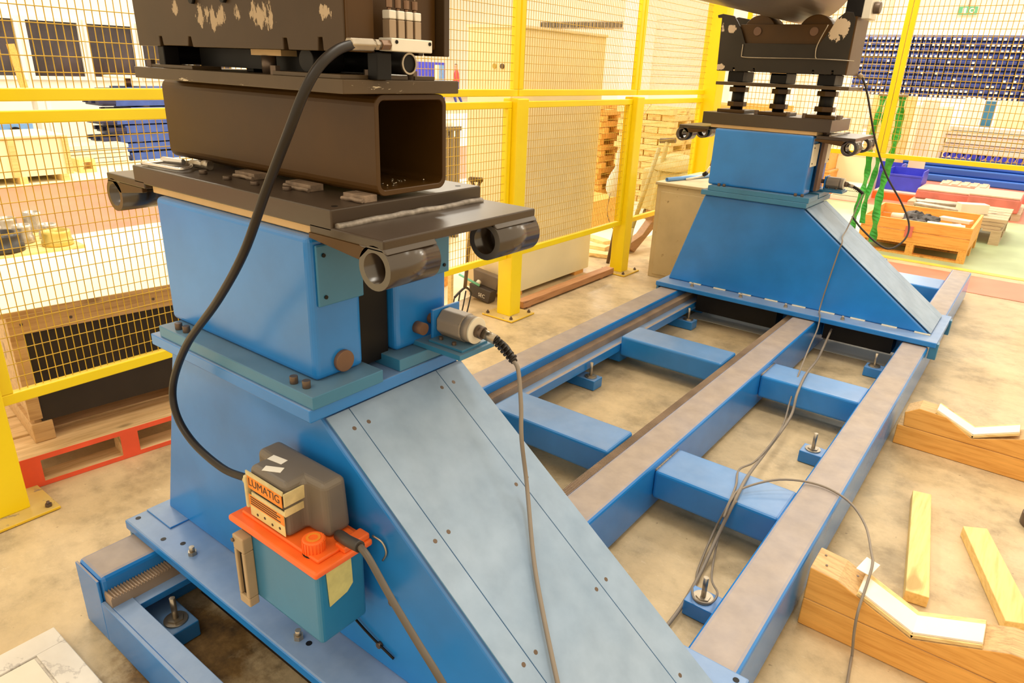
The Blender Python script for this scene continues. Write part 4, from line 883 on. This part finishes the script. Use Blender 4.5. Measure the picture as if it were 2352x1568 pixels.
# beige metal cabinet inside the fence
t = thing('metal_cabinet', 'beige metal cabinet beside the far carriage with tubes on top', 'cabinet', (-2.32, 5.85, 0))
MB().box(-2.585, -2.075, 5.41, 6.30, .0, .79).build('body', 'metalbeige', t, bevel=.004)
MB().box(-2.60, -2.06, 5.395, 6.315, .79, .815).build('top', 'metalbeige', t, bevel=.006)
MB().box(-2.545, -2.11, 5.402, 5.410, .03, .74).build('door', 'metalbeige', t, bevel=.003)
tag(MB().tube((-2.531, 5.46, .832), (-2.36, 6.10, .832), .017, .013, 16).build('blue_tube', 'lightblue'), 'light blue tube lying on the beige metal cabinet', 'tube')
t = thing('torch_tool', 'small metal hand tool standing on the beige metal cabinet', 'tool', (-2.35, 5.62, .815))
MB().cyl((-2.45, 5.66, .825), (-2.33, 5.75, .86), .009, 10).build('lower_tube', 'alu', t); MB().cyl((-2.33, 5.75, .86), (-2.27, 5.72, .95), .010, 10).build('upper_tube', 'alu', t); MB().cyl((-2.33, 5.74, .87), (-2.30, 5.73, .89), .018, 12).build('collar', 'blackdeep', t); MB().cyl((-2.275, 5.72, .95), (-2.26, 5.72, 1.03), .007, 8).build('nozzle', 'brassy', t)
tag(MB().cyl((-3.05, 5.52, .002), (-3.05, 5.87, 1.44), .016, 10).build('pole', 'forkwood'), 'brown pole leaning behind the fence right of the second yellow post', 'pole')
tag(MB().cyl((-2.98, 5.80, .30), (-2.98, 6.18, 1.0), .02, 10).cyl((-2.98, 5.80, .30), (-2.98, 5.72, .002), .02, 10).build('pole', 'olive'), 'olive pole leaning behind the fence beside the metal cabinet', 'pole')
# far pale panels
t = thing('roller_shutter', 'pale closed roller shutter panel behind the slat stacks', 'shutter', (-6.0, 13.2, 0))
MB().box(-6.62, -5.2, 13.0, 13.5, 0, 2.75).build('curtain_back', 'pinkwhite', t)
for k in range(17): MB().box(-6.60, -5.22, 12.985, 13.0, .06 + k * .158, .06 + k * .158 + .152).build('shutter_slat', 'pinkwhite', t, bevel=.003)
t = thing('wall_tray', 'grey cable tray high on the far side of the hall', 'cable tray', (-12.2, 19, 2.8))
MB().box(-13.6, -10.7, 19.0, 19.3, 2.80, 2.84).build('base', 'scrap', t); MB().box(-13.6, -10.7, 18.98, 19.0, 2.80, 3.0).build('side', 'scrap', t)
for k in range(24): MB().box(-13.55 + k * .12, -13.48 + k * .12, 18.97, 18.98, 2.84, 2.97).build('rib', 'scrapdark', t)
for x in (-13.5, -10.8): MB().box(x - .05, x + .05, 19.3, 19.4, 0, 3.0).build('hanger', 'white', t)
# a worker far off behind the fence
W = thing('person', 'distant person in a red top and blue trousers walking behind the fence', 'person', (-21.6, 24.1, 0), 2.2, local=True)
def person_mesh():
    pts = [(0, 0, .95), (0, 0, 1.15), (0, .01, 1.38), (0, .01, 1.50), (0, .03, 1.62), (0, .03, 1.74), (-.19, 0, 1.42), (-.25, .02, 1.15), (-.23, .16, .95), (.19, 0, 1.42), (.25, .02, 1.15), (.23, .16, .95), (-.10, 0, .90), (-.11, .10, .50), (-.11, -.02, .09), (-.11, .14, .04), (.10, 0, .90), (.11, -.06, .50), (.11, -.24, .12), (.11, -.10, .04)]
    edges = [(0, 1), (1, 2), (2, 3), (3, 4), (4, 5), (2, 6), (6, 7), (7, 8), (2, 9), (9, 10), (10, 11), (0, 12), (12, 13), (13, 14), (14, 15), (0, 16), (16, 17), (17, 18), (18, 19)]
    rad = [.14, .14, .15, .06, .095, .085, .07, .05, .04, .07, .05, .04, .10, .075, .05, .04, .10, .075, .05, .04]
    me = bpy.data.meshes.new('body'); me.from_pydata(pts, edges, []); o = bpy.data.objects.new('body', me); COL.objects.link(o)
    me.materials.append(mt['person']); o.parent = W
    m_ = o.modifiers.new('skin', 'SKIN'); m_.use_smooth_shade = True
    if not me.skin_vertices:
        bpy.context.view_layer.update()
    for k, r in enumerate(rad): me.skin_vertices[0].data[k].radius = (r, r)
    me.skin_vertices[0].data[0].use_root = True
    s2 = o.modifiers.new('sub', 'SUBSURF'); s2.levels = 1; s2.render_levels = 1
    return o
def person_mat():
    m, nt, b = _new('worker_clothes'); t = nt.nodes.new('ShaderNodeTexCoord'); s = nt.nodes.new('ShaderNodeSeparateXYZ'); nt.links.new(t.outputs['Object'], s.inputs[0])
    mr = nt.nodes.new('ShaderNodeMapRange'); mr.inputs[2].default_value = 2.0; nt.links.new(s.outputs[2], mr.inputs[0])
    r = _ramp(nt, mr.outputs[0], ((0.0, (0.04, 0.04, 0.05)), (0.05, (0.06, 0.07, 0.35)), (0.50, (0.62, 0.07, 0.08)), (0.755, (0.55, 0.32, 0.22)), (0.84, (0.06, 0.035, 0.03)))); r.node.color_ramp.interpolation = 'CONSTANT'
    nt.links.new(r, b.inputs['Base Color']); b.inputs['Roughness'].default_value = .7; return m
mt['person'] = person_mat(); person_mesh()
t = thing('blue_cabinet', 'tall blue cabinet with white doors far behind the fence beside the person', 'cabinet', (-22.4, 23.4, 0))
MB().box(-23.0, -22.0, 23.0, 23.8, 0, 1.75).build('body', 'vblue', t); MB().box(-21.99, -21.97, 23.1, 23.4, .1, 1.65).build('door', 'pinkwhite', t); MB().box(-21.99, -21.97, 23.42, 23.7, .1, 1.65).build('door', 'lightblue', t)

# ================================================================== behind the machine, right
pallet('pallet', 'orange pallet under the crate of scrap metal', (-.465, 9.11, 0), math.pi / 2, 1.0, 1.05, .14, 'orangewood')
k_ = thing('scrap_crate', 'orange wooden crate full of scrap metal on an orange pallet', 'crate', (-.97, 8.58, .141))
for y0, y1 in ((8.06, 8.085), (9.085, 9.11)):
    for z0 in (.141, .252): MB().box(-1.465, -.465, y0, y1, z0, z0 + .106).build('side_board', 'orangewood', k_, bevel=.002)
for x0, x1 in ((-.49, -.465), (-1.465, -1.44)):
    for z0 in (.141, .252): MB().box(x0, x1, 8.085, 9.085, z0, z0 + .106).build('end_board', 'orangewood', k_, bevel=.002)
MB().box(-1.44, -.49, 8.085, 9.085, .141, .156).build('bottom', 'orangewood', k_)
MB().box(-1.04, -.97, 8.052, 8.06, .19, .30).build('sticker', 'red', k_)
random.seed(3)
for k, (x, y, z, dx, dy, dz, r, mm, lb) in enumerate(((-1.30, 8.35, .22, .24, .06, .02, .06, 'paper', 'white steel sleeve at the left end'), (-1.16, 8.32, .24, .16, .10, .03, .055, 'scrap', 'grey sleeve left of the dark rags'), (-.78, 8.35, .23, .18, .02, .04, .06, 'scrap', 'fat grey cylinder right of the dark rags'), (-.70, 8.55, .25, .17, .10, .02, .04, 'offwhite', 'pale cylinder at the right end'), (-.95, 8.75, .25, .2, .1, .0, .04, 'scrap', 'grey bar in the middle'), (-1.2, 8.85, .25, .22, -.05, .02, .04, 'offwhite', 'pale bar along the back'))):
    tag(MB().tube((x - dx / 2, y - dy / 2, z), (x + dx / 2, y + dy / 2, z + dz), r, r * .6, 16).build('steel_sleeve', mm), lb + ' of the scrap crate', 'scrap metal', 'scrap in the orange crate')
for k, (x, y, z, s_, lb) in enumerate(((-1.0, 8.36, .27, .13, 'dark crumpled rag in the middle of the scrap crate'), (-.9, 8.5, .30, .12, 'dark rag heaped behind the middle of the scrap crate'), (-1.05, 8.6, .30, .13, 'dark crumpled rag at the back of the scrap crate'))):
    m = MB(); n1, n2 = 10, 8; vs = []
    for i in range(n2 + 1):
        for j in range(n1):
            a, b = math.pi * i / n2, 2 * math.pi * j / n1; rr = s_ * random.uniform(.65, 1.15); vs.append((x + rr * math.sin(a) * math.cos(b), y + rr * math.sin(a) * math.sin(b), z + rr * .62 * math.cos(a)))
    m.add(vs, [(i * n1 + j, i * n1 + (j + 1) % n1, (i + 1) * n1 + (j + 1) % n1, (i + 1) * n1 + j) for i in range(n2) for j in range(n1)])
    tag(m.build('rag', 'scrapdark'), lb, 'rag', 'rags in the orange crate')
for k, (x, y, r, l, lb) in enumerate(((-.72, 8.30, .1, .34, 'front'), (-.68, 8.75, -.2, .3, 'rear'))):
    tag(MB().box(x - l / 2, x + l / 2, y - .06, y + .06, .30, .335, rz=r).box(x - .03, x + .03, y - .03, y + .03, .157, .30).build('scrap_plate', 'offwhite', bevel=.004), 'pale flat plate in the right half of the scrap crate, %s one' % lb, 'scrap metal', 'plates in the orange crate')
pallet('pallet', 'greyed pallet behind the scrap crate on the green floor', (-.27, 9.36, 0), 0, 1.1, 1.0, .17, 'greywood')
for k in range(3):
    t = thing('plank_layer', 'layer of greyed planks on the pallet behind the scrap crate, %s' % ('lowest', 'middle', 'top')[k], 'planks', (-.75, 9.9, .171 + k * .04), group='planks behind the scrap crate')
    for i in range(5): MB().box(-1.22 + .01 * k, -.29 + .02 * k, 9.38 + i * .21, 9.56 + i * .21, .172 + k * .04, .208 + k * .04, rz=.02 * ((i + k) % 3 - 1)).build('plank', 'greywood', t)
for k, (x, y, r, l, h, lb) in enumerate(((-.62, 9.6, .5, .30, .11, 'pale machined block on the greyed planks'), (-.95, 9.65, -.3, .55, .03, 'flat steel strip on the greyed planks, left'), (-.9, 10.0, .2, .7, .03, 'flat steel strip on the greyed planks, rear'))):
    tag(MB().box(x - l / 2, x + l / 2, y - .07, y + .07, .290, .290 + h, rz=r).build('steel_part', 'scrap' if h < .1 else 'offwhite', bevel=.006), lb, 'scrap metal', 'steel parts on the planks')
def red_slab(x0, x1, y0, y1, z0, z1, label, rz=0):
    t = thing('red_segment', label, 'machine part', ((x0 + x1) / 2, (y0 + y1) / 2, z0), group='red machine segments on the floor')
    MB().box(x0, x1, y0, y1, z0, z1 - .02, rz=rz).build('body', 'red', t, bevel=.02); MB().box(x0 + .01, x1 - .01, y0 + .01, y1 - .01, z1 - .0195, z1, rz=rz).build('top_face', 'redtop', t, bevel=.004)
    return t
red_slab(-1.5, -.80, 11.75, 12.45, .10, .24, 'large red segment with a dusty top left of the group')
red_slab(-.82, -.22, 11.35, 12.15, .10, .30, 'red segment nearest the green floor')
red_slab(-1.42, -.72, 13.3, 13.95, .02, .16, 'red segment with ribbed top at the back', .05)
for k in range(5): MB().box(-1.36 + k * .13, -1.28 + k * .13, 13.34, 13.9, .160, .175).build('rib', 'redtop', [o for o in bpy.data.objects if o.name.startswith('red_segment')][-1])
red_slab(-.62, -.20, 12.95, 13.4, .02, .16, 'small red segment with curved end at the right')
pallet('pallet', 'greyed pallet under the red segments', (-.18, 11.38, 0), 0, 1.1, 1.35, .098, 'greywood')
# blue open bins and neighbours
def open_bin(x0, x1, y0, y1, z0, h, label):
    t = thing('open_bin', label, 'bin', ((x0 + x1) / 2, (y0 + y1) / 2, z0), group='blue open-fronted bins on the floor')
    MB().box(x0, x1, y0, y1, z0, z0 + .012).build('bottom', 'vblue', t); MB().box(x0, x0 + .012, y0, y1, z0 + .012, z0 + h).build('side', 'vblue', t); MB().prism([(y0, z0 + .012), (y1, z0 + .012), (y1, z0 + h), (y0 + .1, z0 + h), (y0, z0 + h * .55)], 'x', x1 - .012, x1).build('side', 'vblue', t)
    MB().box(x0 + .012, x1 - .012, y1 - .012, y1, z0 + .012, z0 + h).build('back', 'vblue', t); MB().box(x0 + .012, x1 - .012, y0, y0 + .012, z0 + .012, z0 + h * .8).build('front', 'vblue', t); MB().box(x0 - .01, x1 + .01, y0 - .012, y0, z0 + h * .72, z0 + h * .8).build('rim', 'vblue', t)
open_bin(-2.02, -1.52, 12.2, 12.75, .12, .30, 'blue open-fronted bin at the right of the pair')
open_bin(-2.40, -1.95, 12.95, 13.4, .001, .42, 'blue open-fronted bin at the left of the pair')
t = thing('orange_rack_beam', 'orange flat beam lying under the blue bins', 'beam', (-1.9, 12.1, 0)); MB().box(-2.1, -1.45, 11.9, 11.99, .0, .11).build('beam', 'orange', t, bevel=.006); MB().box(-2.1, -1.5, 12.0, 12.85, .0, .118).build('platform', 'pinkwhite', t)
for k in range(3): tag(MB().box(-2.55 + .03 * k, -2.08, 11.25, 11.75, .002 + k * .075, .072 + k * .075).build('metal_plate_stack', 'offwhite', bevel=.006), 'grey-white plate in the low stack left of the blue bins, %s' % ('bottom', 'middle', 'top')[k], 'plate', 'low plate stack')
# boxes behind the far carriage
def carton(x0, x1, y0, y1, h, mat, label, z0=0.0, lidm='cream'):
    t = thing('storage_box', label, 'box', ((x0 + x1) / 2, (y0 + y1) / 2, z0), group='boxes behind the far carriage')
    MB().box(x0, x1, y0, y1, z0, z0 + h - .03).build('body', mat, t, bevel=.006); MB().box(x0 - .01, x1 + .01, y0 - .01, y1 + .01, z0 + h - .03, z0 + h).build('lid', lidm, t, bevel=.004)
carton(-2.70, -2.20, 11.9, 12.6, .62, 'beige', 'pale yellow box behind the far carriage')
carton(-3.18, -2.66, 11.4, 12.0, .38, 'pine', 'brown box low on the floor behind the far carriage', 0, 'pine')
carton(-3.15, -2.70, 11.45, 11.95, .30, 'orangewood', 'orange-brown box stacked on the brown box', .381, 'beige')
for x0, x1, y, h, m_, lb in ((-3.15, -2.72, 13.2, 1.50, 'cream', 'white tall panel standing behind the far carriage'), (-2.70, -2.05, 13.6, 1.46, 'palepine0', 'tan door panel standing right of the white panel'), (-2.0, -1.75, 13.9, 1.42, 'pinkwhite', 'narrow pale panel standing behind the green slings')):
    tag(MB().box(x0, x1, y, y + .06, 0, h).build('standing_panel', m_, bevel=.004), lb, 'panel', 'standing panels')
# blue beams bundle
for k, (y, z) in enumerate(((15.0, 0), (15.16, 0), (15.32, 0), (15.08, .13), (15.24, .13), (15.16, .26))):
    tag(MB().prism(rrect(y, y + .15, z + .002, z + .128, .03), 'x', -2.75 + .07 * k, 2.4).build('blue_beam', 'beamblue'), 'long blue steel beam in the bundle under the white boards, %s' % ('front of the bottom row', 'middle of the bottom row', 'back of the bottom row', 'front of the upper row', 'back of the upper row', 'single one on top')[k], 'beam', 'bundle of blue beams')
t = thing('storage_cabinet', 'plain cream cabinet standing behind the rear fence', 'cabinet', (-2.12, 15.9, 0)); MB().box(-2.50, -1.79, 15.6, 16.2, .0, 1.29).build('body', 'cream', t, bevel=.006); MB().box(-2.48, -2.15, 15.588, 15.6, .04, 1.27).build('door', 'cream', t, bevel=.003); MB().box(-2.14, -1.81, 15.588, 15.6, .04, 1.27).build('door', 'cream', t, bevel=.003)
t = thing('roller_conveyor', 'row of blue rollers on a low frame under the white boards', 'conveyor', (-.7, 16.1, 0))
MB().box(-1.78, 1.4, 16.0, 16.05, .30, .36).build('frame', 'midblue', t)
for x in (-1.7, -.3, 1.1): MB().box(x, x + .06, 16.0, 16.5, 0, .30).build('leg', 'midblue', t)
for k in range(26): MB().cyl((-1.7 + k * .118, 15.99, .415), (-1.7 + k * .118, 16.5, .415), .048, 12).build('roller', 'vblue', t)
MB().box(-1.78, 1.4, 16.0, 16.5, .465, .48).build('deck', 'offwhite', t)
for k in range(6):
    tag(MB().box(-1.85 + .05 * (k % 3), 1.5, 16.02 + .02 * (k % 2), 16.6, .482 + k * .077, .548 + k * .077).build('white_board', 'pinkwhite' if k % 2 else 'offwhite', bevel=.004), 'long white board in the stack on the roller conveyor, %s' % ('bottom', 'second', 'third', 'fourth', 'fifth', 'top')[k], 'board', 'stack of long white boards')
for x0, x1, h, m_, lb in ((-1.72, -1.40, 1.44, 'white', 'white narrow panel standing behind the long boards'), (-1.14, .2, 1.42, 'beige', 'yellowish wide panel standing behind the long boards'), (-1.37, -1.18, 1.40, 'teal', 'dark green narrow panel standing behind the long boards')):
    tag(MB().box(x0, x1, 17.0, 17.06, 0, h).build('standing_panel', m_, bevel=.004), lb, 'panel', 'standing panels')
# rack of dark blue bins
t = thing('bin_rack', 'tall rack of small dark blue bins with white tags behind the rear fence', 'bin rack', (-1.6, 18.2, 0))
BX0, BX1, BZ0, BZ1 = -4.15, .70, 1.40, 2.64
MB().box(BX0, BX1, 18.22, 18.27, BZ0, BZ1).build('back_panel', 'navy', t)
for x in (BX0, -1.8, BX1 - .08): MB().box(x, x + .08, 18.27, 18.33, 0, BZ1).build('upright', 'midblue', t)
bw, bh = (BX1 - BX0) / 27, (BZ1 - BZ0) / 11; first = None; dots = MB(); random.seed(11)
for r in range(11):
    for c in range(27):
        x, z = BX0 + (c + .5) * bw, BZ0 + (r + .5) * bh
        if first is None:
            m = MB().prism([(-.10, -bh * .42), (0, -bh * .42), (0, bh * .42), (-.06, bh * .42), (-.10, 0)], 'x', -bw * .43, bw * .43)
            first = m.build('small_bin', 'binblue', None); first.parent = t; first.location = Vector((x, 18.22, z)) - t.location; proto = first
        else:
            o = proto.copy(); COL.objects.link(o); o.parent = t; o.location = Vector((x, 18.22, z)) - t.location
        for s_ in (-.25, .25):
            if random.random() < (.75 if (r > 6 or c > 18 or r < 2) else .22): dots.box(x + s_ * bw - .022, x + s_ * bw + .022, 18.112, 18.117, z - .045, z - .005)
dots.build('bin_tags', 'paper', t, kind='stuff')
# exit sign on the far wall
t = thing('exit_sign', 'small green exit sign hanging before the far white wall', 'sign', (-3.86, 31.8, 4.05))
MB().box(-4.16, -3.56, 31.76, 31.80, 4.05, 4.32).build('board', 'exit', t); MB().box(-4.02, -3.90, 31.752, 31.76, 4.09, 4.28).build('door_symbol', 'paper', t)
MB().tube((-3.72, 31.752, 4.19), (-3.72, 31.760, 4.19), .085, .05, 16).build('arrow_symbol', 'paper', t); MB().cyl((-3.86, 31.78, 4.32), (-3.86, 31.78, 7.4), .02, 8).build('hanger', 'scrap', t)
# green slings hanging behind the rear fence
def sling(x, y, z0, label, w=.05, sway=.02):
    n = 40; m = MB(); vs = []
    for k in range(n + 1):
        f = k / n; z = 1.56 + (z0 - 1.56) * f; a = .9 * math.sin(f * 23 + x * 40); xx = x + sway * math.sin(f * 9 + x * 17); yy = y + .012 * math.sin(f * 14)
        for s_ in (-1, 1):
            for th in (-.003, .003): vs.append((xx + s_ * w / 2 * math.cos(a) - th * math.sin(a), yy + s_ * w / 2 * math.sin(a) + th * math.cos(a), z))
    fs = []
    for k in range(n):
        b = k * 4
        fs += [(b, b + 2, b + 6, b + 4), (b + 1, b + 5, b + 7, b + 3), (b, b + 4, b + 5, b + 1), (b + 2, b + 3, b + 7, b + 6)]
    fs += [(0, 1, 3, 2), (n * 4, n * 4 + 2, n * 4 + 3, n * 4 + 1)]
    tag(m.add(vs, fs).build('lifting_sling', 'green'), label, 'sling', 'green lifting slings')
sling(-1.345, 7.10, .36, 'green lifting sling strand at the left of the three', .055, .012); sling(-1.285, 7.13, .42, 'green lifting sling strand in the middle of the three', .05, .012); sling(-1.175, 7.10, .27, 'green lifting sling strand at the right of the three', .07, .012)
t = thing('sling_hook', 'small steel hook on the rear fence holding the green slings', 'hook', (-1.27, 7.05, 1.55)); MB().cyl((-1.37, 7.06, 1.555), (-1.14, 7.06, 1.555), .012, 12).build('bar', 'steel', t); MB().cyl((-1.26, 7.015, 1.555), (-1.26, 7.06, 1.555), .010, 10).build('shank', 'steel', t)
# ================================================================== foreground timbers and floor bits
def notch_block(y0, y1, label, near):
    t = thing('notched_timber', label, 'timber', (.02, (y0 + y1) / 2, 0), group='notched timber saddles')
    MB().box(-.288, .335, y0, y1, .001, .104).build('lower_beam', 'pine', t, bevel=.004)
    up = [(-.288, .1045), (.335, .1045), (.335, .222), (.245, .216), (.018, .124), (-.205, .216), (-.288, .224)] if near else [(-.262, .1045), (.335, .1045), (.335, .222), (.245, .216), (.018, .135), (-.10, .205), (-.215, .212), (-.27, .175)]
    MB().prism(up, 'y', y0, y1).build('upper_beam', 'pine', t, bevel=.004)
    zv = .124 if near else .135
    for s_ in (-1, 1):
        a = Vector((.018, 0, zv + .003)); b = Vector((.018 + s_ * .165, 0, zv + .003 + .165 * (.40 if near else .45))); d = (b - a).normalized(); n = Vector((-d.z, 0, d.x)) if s_ > 0 else Vector((d.z, 0, -d.x))
        if n.z < 0: n = -n
        MB().obox((a + b) / 2 + n * .005 + Vector((0, (y0 + y1) / 2, 0)), ((b - a).length, y1 - y0 - .004, .010), Matrix((d, Vector((0, 1, 0)), n)).transposed()).build('lining_board', 'palepine0', t)
        MB().obox((a + b) / 2 + n * .0135 + Vector((0, (y0 + y1) / 2 - .012, 0)) + d * .004, ((b - a).length - .004, (y1 - y0) * .68, .006), Matrix((d, Vector((0, 1, 0)), n)).transposed()).build('felt_strip', 'paper', t)
    if near:
        for x, y in ((-.265, 2.10), (-.25, 2.05), (-.16, 2.06)): MB().cyl((x, y, .2225), (x, y, .224), .004, 8).build('nail', 'bolt', t)
    return t
notch_block(2.005, 2.135, 'notched timber saddle with white felt nearest the camera beside the right rail', True)
notch_block(3.56, 3.685, 'notched timber saddle with white felt further back beside the right rail', False)
tag(MB().prism([(-.172, 2.083), (-.158, 2.165), (-.116, 2.150), (-.130, 2.073)], 'z', .2305, .2325).build('paper_tag', 'paper'), 'white paper tag on the near notched timber by the cable', 'tag')
tag(MB().prism([(-.035, 2.347), (.036, 2.36), (-.058, 3.079), (-.126, 3.063)], 'z', .001, .045).build('plank', 'palepine', bevel=.003), 'pale plank lying straight on the floor between the notched timbers', 'plank')
tag(MB().prism([(.249, 2.402), (.335, 2.445), (.153, 2.955), (.075, 2.91)], 'z', .001, .045).build('plank', 'palepine', bevel=.003), 'pale plank lying at an angle by the right edge of the picture', 'plank')
t = thing('round_weight', 'dark round steel weight on the floor at the right edge', 'weight', (.325, 3.19, 0)); MB().cyl((.325, 3.19, .001), (.325, 3.19, .05), .07, 28).build('disc', 'bolt', t, bevel=.004); MB().tube((.325, 3.19, .05), (.325, 3.19, .054), .05, .03, 24).build('raised_ring', 'bolt', t)
t = thing('veined_panel', 'white veined panel with a sunk field on the floor at the lower left', 'panel', (-1.7, .1, 0))
MB().box(-2.036, -1.30, -.45, .478, .001, .026).build('slab', 'marble', t, bevel=.003)
f = MB(); f.box(-2.036, -1.958, -.45, .478, .0262, .033).box(-1.958, -1.30, .402, .478, .0262, .033).box(-1.378, -1.30, -.45, .402, .0262, .033); f.build('border', 'marble', t, bevel=.002)
MB().box(-1.950, -1.386, -.44, .394, .0262, .0325).build('field', 'inset', t, bevel=.001)
